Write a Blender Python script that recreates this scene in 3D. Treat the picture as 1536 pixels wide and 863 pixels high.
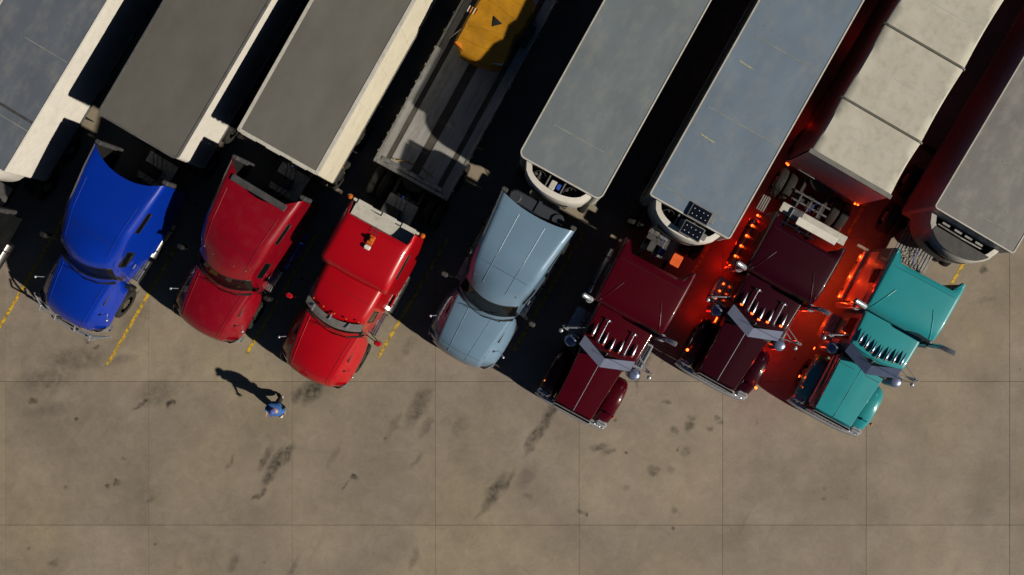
import bpy, math, random
from mathutils import Vector, Matrix
random.seed(7)
sc = bpy.context.scene
for o in list(bpy.data.objects): bpy.data.objects.remove(o)
R = math.radians
# ------------------------------------------------------------------ camera, sky, sun, exposure
CAM_H = 38.0; PPM = 47.1                       # camera height, photo pixels per metre on the ground
cam_d = bpy.data.cameras.new('camera'); cam = bpy.data.objects.new('camera', cam_d)
sc.collection.objects.link(cam); sc.camera = cam
cam.location = (0, 0, CAM_H); cam.rotation_euler = (0, 0, 0)
cam_d.sensor_width = 36; cam_d.lens = 36 * PPM * CAM_H / 1536
cam_d.clip_end = 3000
world = bpy.data.worlds.new('World'); sc.world = world; world.use_nodes = True
wn = world.node_tree.nodes; wl = world.node_tree.links
bg = wn['Background']; sky = wn.new('ShaderNodeTexSky'); sky.sky_type = 'NISHITA'; sky.sun_disc = False
SUN_EL = R(35); SUN_DIR = Vector((0.872, -0.49, 0)).normalized()   # horizontal direction towards the sun
sky.sun_elevation = SUN_EL
sky.sun_rotation = math.atan2(SUN_DIR.x, SUN_DIR.y)
sky.air_density = 1.0; sky.dust_density = .4; sky.ozone_density = 4.0
wl.new(sky.outputs[0], bg.inputs[0]); bg.inputs[1].default_value = 0.017
sun_d = bpy.data.lights.new('sun', 'SUN'); sun = bpy.data.objects.new('sun', sun_d); sc.collection.objects.link(sun)
sun_d.energy = 4.5; sun_d.angle = R(1.2); sun_d.color = (1.0, 0.90, 0.74)
to_sun = SUN_DIR * math.cos(SUN_EL) + Vector((0, 0, math.sin(SUN_EL)))
sun.rotation_euler = to_sun.to_track_quat('Z', 'Y').to_euler(); sun.location = to_sun * 60
sc.view_settings.view_transform = 'Standard'; sc.view_settings.look = 'None'
sc.view_settings.exposure = 0; sc.view_settings.gamma = 1
sc.render.engine = 'CYCLES'
try:
    sc.cycles.max_bounces = 6; sc.cycles.diffuse_bounces = 0; sc.cycles.glossy_bounces = 3; sc.cycles.transmission_bounces = 3
    sc.cycles.use_denoising = True
except Exception: pass

def W(u, v, h=0.0):                            # photo pixel of a point at height h -> world metres
    k = (CAM_H - h) / CAM_H / PPM
    return ((u - 768) * k, (431.5 - v) * k)

# ------------------------------------------------------------------ materials
MATS = {}
def nodes_of(name):
    m = bpy.data.materials.new(name); m.use_nodes = True
    nt = m.node_tree; return m, nt, nt.nodes, nt.links, nt.nodes['Principled BSDF']
def mat(name, col, rough=.5, metal=0., coat=0., var=.12, scale=4., bump=0., bscale=60., dirt=None, dirt_amt=.0, stretch=None, emis=None, es=0., spec=None, coatr=.05):
    if name in MATS: return MATS[name]
    m, nt, N, L, p = nodes_of(name)
    p.inputs['Roughness'].default_value = rough; p.inputs['Metallic'].default_value = metal
    p.inputs['Coat Weight'].default_value = coat; p.inputs['Coat Roughness'].default_value = coatr
    if spec is not None: p.inputs['Specular IOR Level'].default_value = spec
    tc = N.new('ShaderNodeTexCoord'); mp = N.new('ShaderNodeMapping'); L.new(tc.outputs['Object'], mp.inputs[0])
    if stretch: mp.inputs['Scale'].default_value = stretch
    nz = N.new('ShaderNodeTexNoise'); nz.inputs['Scale'].default_value = scale; nz.inputs['Detail'].default_value = 6
    L.new(mp.outputs[0], nz.inputs['Vector'])
    mr = N.new('ShaderNodeMapRange'); mr.inputs['From Min'].default_value = .3; mr.inputs['From Max'].default_value = .7
    mr.inputs['To Min'].default_value = 1 - var; mr.inputs['To Max'].default_value = 1 + var
    L.new(nz.outputs[0], mr.inputs[0])
    mul = N.new('ShaderNodeMix'); mul.data_type = 'RGBA'; mul.blend_type = 'MULTIPLY'; mul.inputs[0].default_value = 1
    mul.inputs[6].default_value = (*col, 1); L.new(mr.outputs[0], mul.inputs[7])
    out = mul.outputs[2]
    if dirt:
        n2 = N.new('ShaderNodeTexNoise'); n2.inputs['Scale'].default_value = scale * 2.3; n2.inputs['Detail'].default_value = 9; n2.inputs['Roughness'].default_value = .65
        L.new(mp.outputs[0], n2.inputs['Vector'])
        m2 = N.new('ShaderNodeMapRange'); m2.inputs['From Min'].default_value = .48; m2.inputs['From Max'].default_value = .72; m2.inputs['To Max'].default_value = dirt_amt
        L.new(n2.outputs[0], m2.inputs[0])
        mx = N.new('ShaderNodeMix'); mx.data_type = 'RGBA'; L.new(m2.outputs[0], mx.inputs[0]); L.new(out, mx.inputs[6]); mx.inputs[7].default_value = (*dirt, 1)
        out = mx.outputs[2]
        m3 = N.new('ShaderNodeMapRange'); m3.inputs['To Min'].default_value = rough; m3.inputs['To Max'].default_value = min(1, rough + .35)
        L.new(m2.outputs[0], m3.inputs[0]); L.new(m3.outputs[0], p.inputs['Roughness'])
    L.new(out, p.inputs['Base Color'])
    if bump:
        n3 = N.new('ShaderNodeTexNoise'); n3.inputs['Scale'].default_value = bscale; n3.inputs['Detail'].default_value = 4
        L.new(mp.outputs[0], n3.inputs['Vector'])
        b = N.new('ShaderNodeBump'); b.inputs['Strength'].default_value = bump; b.inputs['Distance'].default_value = .01
        L.new(n3.outputs[0], b.inputs['Height']); L.new(b.outputs[0], p.inputs['Normal'])
    if emis:
        p.inputs['Emission Color'].default_value = (*emis, 1); p.inputs['Emission Strength'].default_value = es
    MATS[name] = m; return m
def paint(name, col, metal=.0, dirt_amt=.05):
    return mat(name, col, rough=.36, metal=metal, coat=.7, var=.05, scale=1.2, bump=.03, bscale=1.5, dirt=(.18, .15, .12), dirt_amt=dirt_amt, coatr=.06)
CHROME = mat('chrome', (.50, .53, .60), .26, .55, var=.1, scale=8, bump=.05, bscale=6)
STEEL = mat('brushed_steel', (.42, .42, .43), .35, 1., var=.2, scale=6, bump=.1, bscale=40)
ALU = mat('aluminium', (.36, .36, .36), .45, .8, var=.25, scale=5, dirt=(.08, .07, .06), dirt_amt=.6)
BLACK = mat('black_plastic', (.012, .012, .013), .55, var=.4, scale=6)
DARKGREY = mat('dark_trim', (.055, .055, .06), .6, var=.25, scale=5)
FRAME = mat('chassis_black', (.018, .018, .02), .6, var=.5, scale=5, dirt=(.09, .07, .05), dirt_amt=.5)
RUBBER = mat('rubber', (.012, .012, .012), .85, var=.4, scale=10, dirt=(.06, .05, .04), dirt_amt=.5, bump=.3)
WHITE = mat('white_paint', (.72, .70, .66), .4, var=.05, scale=2, dirt=(.3, .26, .2), dirt_amt=.25)
OFFWHITE = mat('offwhite_plastic', (.55, .54, .51), .45, var=.08, scale=3, dirt=(.2, .17, .12), dirt_amt=.4)
SEAT = mat('seat_fabric', (.09, .085, .08), .9, var=.3, scale=20)
DASH = mat('dash_plastic', (.05, .047, .045), .7, var=.4, scale=9)
PAPER = mat('paper_yellow', (.6, .55, .12), .8)
AMBER = mat('amber_lens', (.55, .12, .01), .25, coat=.5)
AMBER_LIT = mat('lit_amber_lamp', (.9, .25, .05), .3, emis=(1, .075, .008), es=9)
RED_LIT = mat('added_red_lamp', (.9, .08, .03), .3, emis=(1, .04, .01), es=10)
LENS = mat('headlamp_glass', (.55, .57, .6), .12, .6, coat=1, var=.2, scale=20)
REDLENS = mat('red_lens', (.4, .01, .01), .25, coat=.5)
BLUEHOSE = mat('blue_plastic', (.03, .08, .5), .4)
def glass():
    m, nt, N, L, p = nodes_of('tinted_glass')
    p.inputs['Base Color'].default_value = (.01, .012, .012, 1); p.inputs['Roughness'].default_value = .06
    tr = N.new('ShaderNodeBsdfTransparent'); tr.inputs[0].default_value = (.45, .5, .45, 1)
    nz = N.new('ShaderNodeTexNoise'); nz.inputs['Scale'].default_value = 3
    mr = N.new('ShaderNodeMapRange'); mr.inputs['To Min'].default_value = .35; mr.inputs['To Max'].default_value = .6; L.new(nz.outputs[0], mr.inputs[0])
    mx = N.new('ShaderNodeMixShader'); L.new(mr.outputs[0], mx.inputs[0]); L.new(p.outputs[0], mx.inputs[1]); L.new(tr.outputs[0], mx.inputs[2])
    L.new(mx.outputs[0], N['Material Output'].inputs[0]); return m
GLASS = glass()

# ------------------------------------------------------------------ mesh helpers
COL = sc.collection
def link(name, me, mt, parent=None, smooth=False, loc=None, rot=None):
    o = bpy.data.objects.new(name, me); COL.objects.link(o)
    if mt is not None:
        for m in (mt if isinstance(mt, (list, tuple)) else [mt]): me.materials.append(m)
    if parent: o.parent = parent
    if smooth:
        for p in me.polygons: p.use_smooth = True
        try: me.set_sharp_from_angle(angle=R(38))
        except Exception: pass
    if loc: o.location = loc
    if rot: o.rotation_euler = rot
    return o
def tag(o, label=None, cat=None, group=None, kind=None):
    if label: o['label'] = label
    if cat: o['category'] = cat
    if group: o['group'] = group
    if kind: o['kind'] = kind
    return o
def empty(name, loc, rz, label, cat, group=None):
    o = bpy.data.objects.new(name, None); COL.objects.link(o); o.empty_display_size = .2
    o.location = loc; o.rotation_euler = (0, 0, rz); return tag(o, label, cat, group)
class MB:                                       # collects pieces of ONE part
    def __init__(s): s.v = []; s.f = []; s.mi = []
    def add(s, vs, fs, mi=0):
        b = len(s.v); s.v += [tuple(v) for v in vs]; s.f += [tuple(b + i for i in f) for f in fs]; s.mi += [mi] * len(fs); return s
    def box(s, x0, x1, y0, y1, z0, z1, bev=0., mi=0, M=None):
        if bev <= 0:
            vs = [(x, y, z) for z in (z0, z1) for y in (y0, y1) for x in (x0, x1)]
            fs = [(0, 2, 3, 1), (4, 5, 7, 6), (0, 1, 5, 4), (2, 6, 7, 3), (0, 4, 6, 2), (1, 3, 7, 5)]
        else:
            b = min(bev, (x1 - x0) * .49, (y1 - y0) * .49, (z1 - z0) * .49); vs = []
            def ring(z, i):
                return [(x0 + i + b * 0, y0 + i + b, z), (x0 + i + b, y0 + i, z), (x1 - i - b, y0 + i, z), (x1 - i, y0 + i + b, z), (x1 - i, y1 - i - b, z), (x1 - i - b, y1 - i, z), (x0 + i + b, y1 - i, z), (x0 + i, y1 - i - b, z)]
            for z, i in ((z0, b * .7), (z0 + b, 0), (z1 - b, 0), (z1, b * .7)): vs += ring(z, i)
            fs = [tuple(range(7, -1, -1)), tuple(range(24, 32))]
            for r in range(3):
                for k in range(8): fs.append((r * 8 + k, r * 8 + (k + 1) % 8, r * 8 + 8 + (k + 1) % 8, r * 8 + 8 + k))
        if M: vs = [M @ Vector(v) for v in vs]
        return s.add(vs, fs, mi)
    def tube(s, pts, r, n=8, mi=0, cap=True, radii=None):
        pts = [Vector(p) for p in pts]; vs = []; fs = []; up = None
        for i, p in enumerate(pts):
            d = (pts[min(i + 1, len(pts) - 1)] - pts[max(i - 1, 0)]).normalized()
            if up is None: up = d.orthogonal().normalized()
            up = (up - d * up.dot(d)).normalized(); b = d.cross(up); rr = radii[i] if radii else r
            for k in range(n):
                a = 2 * math.pi * k / n; vs.append(p + up * (math.cos(a) * rr) + b * (math.sin(a) * rr))
        for i in range(len(pts) - 1):
            for k in range(n): fs.append((i * n + k, i * n + (k + 1) % n, (i + 1) * n + (k + 1) % n, (i + 1) * n + k))
        if cap: fs.append(tuple(range(n - 1, -1, -1))); fs.append(tuple(range((len(pts) - 1) * n, len(pts) * n)))
        return s.add(vs, fs, mi)
    def cyl(s, c, r, h, axis='z', n=20, mi=0, bev=0.):
        c = Vector(c); d = {'x': Vector((1, 0, 0)), 'y': Vector((0, 1, 0)), 'z': Vector((0, 0, 1))}[axis]
        if bev: return s.tube([c - d * h / 2, c - d * (h / 2 - .001), c - d * (h / 2 - bev), c + d * (h / 2 - bev), c + d * (h / 2 - .001), c + d * h / 2], r, n, mi, True, [r - bev, r - bev, r, r, r - bev, r - bev])
        return s.tube([c - d * h / 2, c + d * h / 2], r, n, mi)
    def dome(s, c, r, hz, n=20, m=5, mi=0):
        vs = []; fs = []
        for j in range(m):
            a = math.pi / 2 * j / m
            for k in range(n):
                t = 2 * math.pi * k / n; vs.append((c[0] + r * math.cos(a) * math.cos(t), c[1] + r * math.cos(a) * math.sin(t), c[2] + hz * math.sin(a)))
        vs.append((c[0], c[1], c[2] + hz))
        for j in range(m - 1):
            for k in range(n): fs.append((j * n + k, j * n + (k + 1) % n, (j + 1) * n + (k + 1) % n, (j + 1) * n + k))
        for k in range(n): fs.append(((m - 1) * n + k, (m - 1) * n + (k + 1) % n, m * n))
        return s.add(vs, fs, mi)
    def sphere(s, c, r, n=10, m=6, mi=0, sc3=(1, 1, 1)):
        return s.tube([Vector(c) + Vector((0, 0, -r * sc3[2] * math.cos(math.pi * (i + .02) / (m + .04)))) for i in range(m + 1)], 1, n, mi, True, [max(.002, r * sc3[0] * math.sin(math.pi * (i + .02) / (m + .04))) for i in range(m + 1)])
    def prism(s, pts, z0, z1, mi=0, bev=0.):
        n = len(pts); cx = sum(p[0] for p in pts) / n; cy = sum(p[1] for p in pts) / n
        sh = lambda p, k: (cx + (p[0] - cx) * k, cy + (p[1] - cy) * k)
        rr = [(z0, 1.), (z1 - bev, 1.)] + ([(z1, 1 - bev * .8)] if bev else []); 
        if not bev: rr = [(z0, 1.), (z1, 1.)]
        vs = [(*sh(p, k), z) for z, k in rr for p in pts]
        fs = [tuple(range(n - 1, -1, -1)), tuple(range((len(rr) - 1) * n, len(rr) * n))]
        for j in range(len(rr) - 1):
            for k in range(n): fs.append((j * n + k, j * n + (k + 1) % n, (j + 1) * n + (k + 1) % n, (j + 1) * n + k))
        return s.add(vs, fs, mi)
    def grid(s, rings, mi=0, closed=False, skip=None, caps=(False, False)):
        m = len(rings[0]); vs = [p for r in rings for p in r]; fs = []
        for i in range(len(rings) - 1):
            for j in range(m if closed else m - 1):
                if skip and skip(i, j): continue
                k = (j + 1) % m; fs.append((i * m + j, (i + 1) * m + j, (i + 1) * m + k, i * m + k))
        if caps[0]: fs.append(tuple(range(m)))
        if caps[1]: fs.append(tuple(range((len(rings) - 1) * m, len(rings) * m))[::-1])
        return s.add(vs, fs, mi)
    def build(s, name, mt, parent=None, smooth=False, loc=None, rot=None):
        me = bpy.data.meshes.new(name); me.from_pydata(s.v, [], s.f); me.update()
        o = link(name, me, mt, parent, smooth, loc, rot)
        if any(s.mi): me.polygons.foreach_set('material_index', s.mi)
        return o
def place(u, v, h, off, ang):                   # front point of a vehicle: photo pixel at height h, sideways shift, heading
    a = R(ang); f = Vector((-math.cos(a), -math.sin(a), 0)); l = Vector((-f.y, f.x, 0))
    x, y = W(u, v, h); return Vector((x, y, 0)) + l * off, math.atan2(f.y, f.x)
def lerp_keys(keys, x):                         # keys sorted by x ; smooth interpolation of tuples
    if x <= keys[0][0]: return keys[0][1:]
    for a, b in zip(keys, keys[1:]):
        if x <= b[0]:
            t = (x - a[0]) / (b[0] - a[0]); return tuple(p + (q - p) * t for p, q in zip(a[1:], b[1:]))
    return keys[-1][1:]

# ------------------------------------------------------------------ ground: base sheet, concrete slabs, stains
def concrete(name, slabs=True):
    m, nt, N, L, p = nodes_of(name)
    geo = N.new('ShaderNodeNewGeometry'); P = geo.outputs['Position']
    def noise(scale, detail=6, rough=.55, vec=P, dist=0.):
        n = N.new('ShaderNodeTexNoise'); n.inputs['Scale'].default_value = scale; n.inputs['Detail'].default_value = detail; n.inputs['Roughness'].default_value = rough; n.inputs['Distortion'].default_value = dist
        L.new(vec, n.inputs['Vector']); return n.outputs[0]
    def rng(x, a, b, c, d):
        r = N.new('ShaderNodeMapRange'); r.inputs[1].default_value = a; r.inputs[2].default_value = b; r.inputs[3].default_value = c; r.inputs[4].default_value = d
        L.new(x, r.inputs[0]); return r.outputs[0]
    def mix(f, a, b, mode='MIX'):
        x = N.new('ShaderNodeMix'); x.data_type = 'RGBA'; x.blend_type = mode
        for s_, v_ in ((0, f), (6, a), (7, b)):
            if hasattr(v_, 'links') or hasattr(v_, 'is_linked'): L.new(v_, x.inputs[s_])
            else: x.inputs[s_].default_value = v_
        return x.outputs[2]
    def math_(op, a, b):
        x = N.new('ShaderNodeMath'); x.operation = op
        for i, v_ in enumerate((a, b)):
            if hasattr(v_, 'is_linked'): L.new(v_, x.inputs[i])
            else: x.inputs[i].default_value = v_
        return x.outputs[0]
    c = mix(rng(noise(.16, 4), .35, .65, 0, 1), (.285, .24, .175, 1), (.245, .208, .180, 1))
    c = mix(1., c, rng(noise(.4, 7, .62), .3, .7, .78, 1.18), 'MULTIPLY')
    c = mix(1., c, rng(noise(2.6, 8, .68, dist=.6), .3, .7, .87, 1.12), 'MULTIPLY')
    c = mix(1., c, rng(noise(14, 6, .85), .25, .75, .86, 1.12), 'MULTIPLY')
    c = mix(1., c, rng(noise(70, 4, .8), .25, .75, .8, 1.16), 'MULTIPLY')
    # pinkish worn patches
    c = mix(rng(noise(.42, 5, .6, dist=1.2), .52, .7, 0, .35), c, (.25, .195, .165, 1))
    # streaks along the parking direction (tyre scrubs and drips)
    rot = N.new('ShaderNodeMapping'); rot.vector_type = 'POINT'; rot.inputs['Rotation'].default_value = (0, 0, -R(60)); L.new(P, rot.inputs[0])
    st = N.new('ShaderNodeMapping'); st.inputs['Scale'].default_value = (.45, 2.6, 1); L.new(rot.outputs[0], st.inputs[0])
    sN = noise(1.0, 6, .6, st.outputs[0], .4)
    c = mix(rng(sN, .60, .8, 0, .28), c, (.085, .07, .055, 1))
    # small spots
    vo = N.new('ShaderNodeTexVoronoi'); vo.inputs['Scale'].default_value = .9; L.new(P, vo.inputs['Vector'])
    vd = math_('ADD', vo.outputs['Distance'], rng(noise(9, 3), 0, 1, -.06, .06))
    spot = math_('MULTIPLY', rng(vd, .035, .07, 1, 0), rng(noise(.35, 2), .48, .55, 0, 1))
    c = mix(math_('MULTIPLY', spot, .75), c, (.035, .03, .026, 1))
    if slabs:
        oi = N.new('ShaderNodeObjectInfo')
        c = mix(1., c, rng(oi.outputs['Random'], 0, 1, .93, 1.06), 'MULTIPLY')
        # individual oil stains, each where it lies on the yard: photo x, y, half length px, half width px, tilt, strength
        wob = N.new('ShaderNodeTexNoise'); wob.inputs['Scale'].default_value = 3.2; wob.inputs['Detail'].default_value = 5; L.new(P, wob.inputs['Vector'])
        sub = N.new('ShaderNodeVectorMath'); sub.operation = 'SUBTRACT'; L.new(wob.outputs['Color'], sub.inputs[0]); sub.inputs[1].default_value = (.5, .5, .5)
        scl = N.new('ShaderNodeVectorMath'); scl.operation = 'SCALE'; L.new(sub.outputs[0], scl.inputs[0]); scl.inputs['Scale'].default_value = .32
        ad = N.new('ShaderNodeVectorMath'); ad.operation = 'ADD'; L.new(P, ad.inputs[0]); L.new(scl.outputs[0], ad.inputs[1]); PW = ad.outputs[0]
        acc = None
        for (u, v, a, b, tl, s_) in STAINS:
            x, y = W(u, v); mp = N.new('ShaderNodeMapping'); mp.vector_type = 'TEXTURE'
            mp.inputs['Location'].default_value = (x, y, 0); mp.inputs['Rotation'].default_value = (0, 0, R(tl)); mp.inputs['Scale'].default_value = (a / PPM, b / PPM, 1)
            L.new(PW, mp.inputs[0]); g = N.new('ShaderNodeTexGradient'); g.gradient_type = 'SPHERICAL'; L.new(mp.outputs[0], g.inputs[0])
            q = rng(g.outputs['Fac'], 0, .6, 0, s_ * 1.0)
            acc = q if acc is None else math_('MAXIMUM', acc, q)
        acc = math_('MULTIPLY', acc, rng(noise(4.5, 6, .7), .3, .6, .25, 1.1))
        c = mix(acc, c, (.034, .030, .022, 1))
    L.new(c, p.inputs['Base Color'])
    L.new(rng(noise(1.3, 4), .3, .7, .62, .88), p.inputs['Roughness'])
    b = N.new('ShaderNodeBump'); b.inputs['Strength'].default_value = .35; b.inputs['Distance'].default_value = .01
    L.new(noise(22, 8, .7), b.inputs['Height']); L.new(b.outputs[0], p.inputs['Normal'])
    return m
STAINS = [(742, 738, 42, 12, 58, .75), (762, 722, 26, 7, 58, .6), (728, 760, 30, 6, 55, .5), (410, 700, 44, 11, 62, .85), (432, 680, 24, 8, 60, .75), (392, 740, 16, 6, 50, .8),
          (398, 688, 26, 7, 60, .7), (383, 746, 10, 5, 40, .8), (530, 715, 7, 6, 80, .95), (518, 728, 12, 3, 50, .7), (628, 610, 44, 16, 62, .6), (640, 640, 22, 8, 60, .45), (625, 690, 22, 5, 55, .4),
          (468, 585, 30, 18, 50, .9), (480, 570, 20, 10, 60, .9), (448, 592, 18, 10, 60, .7), (215, 605, 16, 5, 25, .9), (205, 612, 10, 4, 25, .8), (255, 604, 10, 5, 40, .9), (262, 604, 6, 5, 0, .85), (48, 601, 9, 7, 30, .85),
          (70, 570, 60, 26, 10, .45), (110, 540, 60, 24, 5, .5), (232, 590, 40, 24, 20, .4), (75, 615, 50, 14, 10, .3), (175, 725, 8, 5, 30, .8), (162, 730, 6, 5, 30, .75), (98, 732, 6, 4, 0, .5), (185, 688, 5, 4, 0, .6),
          (800, 655, 30, 9, 60, .8), (815, 640, 34, 9, 60, .8), (825, 618, 26, 9, 60, .8), (795, 672, 20, 7, 60, .5), (965, 535, 30, 16, 70, .7), (958, 560, 36, 5, 80, .5), (900, 672, 20, 8, 10, .65), (912, 678, 16, 6, 20, .5),
          (980, 706, 12, 10, 0, .6), (1008, 705, 10, 8, 0, .35), (1033, 640, 12, 8, 60, .7), (1012, 645, 9, 7, 0, .6), (1038, 628, 8, 6, 0, .6), (1075, 628, 7, 6, 0, .6), (1000, 603, 8, 5, 0, .6), (924, 630, 4, 4, 0, .8), (1080, 635, 6, 5, 0, .5),
          (1065, 642, 8, 5, 20, .5), (1012, 765, 9, 9, 60, .5), (872, 768, 8, 4, 0, .6), (879, 772, 5, 4, 0, .7), (1010, 792, 5, 4, 0, .9), (792, 745, 12, 6, 0, .4), (790, 715, 30, 14, 60, .35), (1235, 750, 5, 4, 0, .5),
          (1475, 405, 9, 8, 0, .85), (1480, 450, 20, 6, 10, .3), (1460, 390, 5, 4, 0, .7), (205, 440, 10, 4, 30, .5), (180, 540, 30, 8, 10, .35), (130, 512, 5, 5, 0, .7), (145, 522, 6, 5, 0, .7), (200, 480, 60, 20, 60, .3),
          (1030, 675, 14, 9, 50, .4), (940, 730, 8, 8, 0, .3), (500, 685, 26, 6, 60, .3), (590, 640, 34, 8, 62, .35), (690, 640, 26, 14, 60, .35), (350, 845, 20, 8, 60, .4), (80, 843, 12, 6, 20, .5), (620, 840, 22, 8, 70, .4), (440, 850, 24, 6, 60, .35),
          (345, 695, 16, 5, 62, .5), (225, 750, 14, 5, 30, .4), (505, 430, 12, 8, 0, .5), (612, 520, 20, 10, 60, .4)]
CONC = concrete('concrete_slab'); CONC_FAR = concrete('concrete_beyond', False)
JOINT = mat('joint_filler', (.12, .1, .078), .95, var=.4, scale=6)
g = MB(); g.add([(-900, -900, -.06), (900, -900, -.06), (900, 900, -.06), (-900, 900, -.06)], [(0, 1, 2, 3)])
ground = g.build('ground', CONC_FAR); tag(ground, kind='structure')
SL = 215.3 / PPM; x0 = (438 - 768) / PPM; y0 = (431.5 - 572.5) / PPM
j = MB(); j.add([(x0 - 7 * SL, y0 - 6 * SL, -.03), (x0 + 10 * SL, y0 - 6 * SL, -.03), (x0 + 10 * SL, y0 + 7 * SL, -.03), (x0 - 7 * SL, y0 + 7 * SL, -.03)], [(0, 1, 2, 3)])
j.build('joint_filler', JOINT, ground)
slab_b = MB(); gp = .0028; slab_b.box(gp, SL - gp, gp, SL - gp, -.05, 0, bev=.006); slab_me = None
for ix in range(-7, 10):
    for iy in range(-6, 7):
        if slab_me is None:
            o = slab_b.build('concrete_slab', CONC, ground); slab_me = o.data
        else:
            o = bpy.data.objects.new('concrete_slab', slab_me); COL.objects.link(o); o.parent = ground
        o.location = (x0 + ix * SL, y0 + iy * SL, random.uniform(-.0015, .0015))
# painted stall lines
def line_mat():
    m, nt, N, L, p = nodes_of('yellow_line_paint')
    geo = N.new('ShaderNodeNewGeometry'); n = N.new('ShaderNodeTexNoise'); n.inputs['Scale'].default_value = 7; n.inputs['Detail'].default_value = 8; n.inputs['Roughness'].default_value = .75
    L.new(geo.outputs['Position'], n.inputs[0]); r = N.new('ShaderNodeValToRGB')
    r.color_ramp.elements[0].position = .43; r.color_ramp.elements[0].color = (.2, .15, .06, 1); r.color_ramp.elements[1].position = .56; r.color_ramp.elements[1].color = (.68, .42, .012, 1)
    L.new(n.outputs[0], r.inputs[0]); L.new(r.outputs[0], p.inputs['Base Color']); p.inputs['Roughness'].default_value = .7; return m
YL = line_mat()
for (ue, ve, uk) in ((-1, 492, 0), (161, 547, 1), (370, 531, 2), (567, 537, 3), (771, 526, 4), (1023, 437, 5), (1221, 437, 6), (1424, 432, 7)):
    a = R(59.6); ex, ey = W(ue, ve); dx, dy = math.cos(a), math.sin(a); nx, ny = -dy * .05, dx * .05; n = 10; vs = []
    for i in range(n + 1):
        t = 4.4 * i / n; jx = random.uniform(-.006, .006); vs += [(ex + dx * t - nx + jx, ey + dy * t - ny, 0), (ex + dx * t + nx + jx, ey + dy * t + ny, 0)]
    lm = MB(); lm.add([(x, y, .004) for x, y, z in vs], [(2 * i, 2 * i + 1, 2 * i + 3, 2 * i + 2)[::-1] for i in range(n)]); lm.build('parking_line', YL, ground)

# ------------------------------------------------------------------ shared vehicle parts
def mk_wheel_mesh():
    t = MB(); prof = [(.30, -.12), (.44, -.14), (.50, -.11), (.515, -.06), (.515, .06), (.50, .11), (.44, .14), (.30, .12)]; n = 28
    rings = [[(r * math.cos(2 * math.pi * k / n), y, r * math.sin(2 * math.pi * k / n)) for r, y in prof] for k in range(n + 1)]
    t.grid(rings); r_ = MB(); pr = [(.30, -.11), (.285, -.02), (.2, .02), (.18, .09), (.1, .11), (.01, .11)]
    rings = [[(r * math.cos(2 * math.pi * k / 20), y, r * math.sin(2 * math.pi * k / 20)) for r, y in pr] for k in range(21)]
    r_.grid(rings)
    for k in range(10):
        a = 2 * math.pi * k / 10; r_.cyl((.15 * math.cos(a), .1, .15 * math.sin(a)), .013, .05, 'y', 6)
    return t, r_
_t, _r = mk_wheel_mesh(); WHEEL_ME = {}
def wheel(parent, x, y, out):                   # out = +1 outer face to +y
    ms = []
    for nm, mb, mt in (('wheel', _t, RUBBER), ('rim', _r, STEEL)):
        if nm not in WHEEL_ME: o = mb.build(nm, mt, None, True); WHEEL_ME[nm] = o.data
        else: o = bpy.data.objects.new(nm, WHEEL_ME[nm]); COL.objects.link(o)
        ms.append(o)
    w, r = ms; w.parent = parent; r.parent = w; w.location = (x, y, .515)
    if out < 0: w.rotation_euler = (0, 0, math.pi)
def rear_chassis(root, sleeper_back, plate='ladder', end=-9.0):
    m = MB()
    for s in (-1, 1): m.box(end, -.9, s * .43 - .05, s * .43 + .05, .72, 1.0, .012)
    m.build('chassis_rail', FRAME, root); x = sleeper_back - .35
    while x > end:
        MB().box(x - .06, x + .06, -.378, .378, .76, .95, .01).build('crossmember', FRAME, root); x -= .85
    ax = (end + 2.6, end + 1.25)
    for a in ax:
        MB().cyl((a, 0, .515), .1, 1.7, 'y', 10).sphere((a, 0, .5), .24, 10, 6).build('axle', FRAME, root)
        for s in (-1, 1): wheel(root, a, s * 1.12, s); wheel(root, a, s * .80, s)
    f = MB(); fx = sum(ax) / 2
    f.prism([(fx + .45 * math.cos(t) - (.0), .45 * math.sin(t)) for t in [2 * math.pi * k / 16 for k in range(16)]], 1.06, 1.13)
    f.box(fx - .3, fx + .3, -.37, .37, 1.002, 1.058); f.build('fifth_wheel', FRAME, root)
    d0 = sleeper_back - .25
    if plate == 'ladder':
        p = MB()
        for s in (-.36, 0, .36): p.box(d0 - 1.15, d0, s - .03, s + .03, 1.02, 1.07, .005)
        for k in range(5): p.box(d0 - 1.12 + .26 * k, d0 - 1.06 + .26 * k, -.62, .62, 1.075, 1.11, .005)
        p.build('catwalk', STEEL, root)
    elif plate == 'planks':
        for k in range(12):
            MB().box(d0 - 1.35, d0, -.6 + k * .1, -.53 + k * .1, 1.03, 1.075, .006).build('catwalk_slat', ALU, root)
    else:
        MB().box(d0 - .9, d0, -.5, .5, 1.02, 1.045).build('catwalk', ALU, root)
        MB().box(d0 - .55, d0 - .2, -.5, .1, 1.06, 1.2, .02).build('battery_cover', DARKGREY, root)
    for k in range(3):                        # coiled air and power lines
        pts = []
        for i in range(46):
            t = i / 45; pts.append((sleeper_back - .05 - 1.15 * t, -.15 + .15 * k + .02 * math.sin(t * 60), 1.9 - .9 * math.sin(math.pi * t) * .8 + .02 * math.cos(t * 60)))
        MB().tube(pts, .012, 5).build('air_hose', [BLACK, BLUEHOSE, BLACK][k], root)
    for s in (-1, 1): MB().box(end + .1, end + .13, s * .96 - .3, s * .96 + .3, .25, .95).build('mud_flap', BLACK, root)
    MB().cyl((-1.15 if root.get('classic') else -1.3, 0, .515), .09, 1.9, 'y', 10).build('front_axle', FRAME, root)
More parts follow.
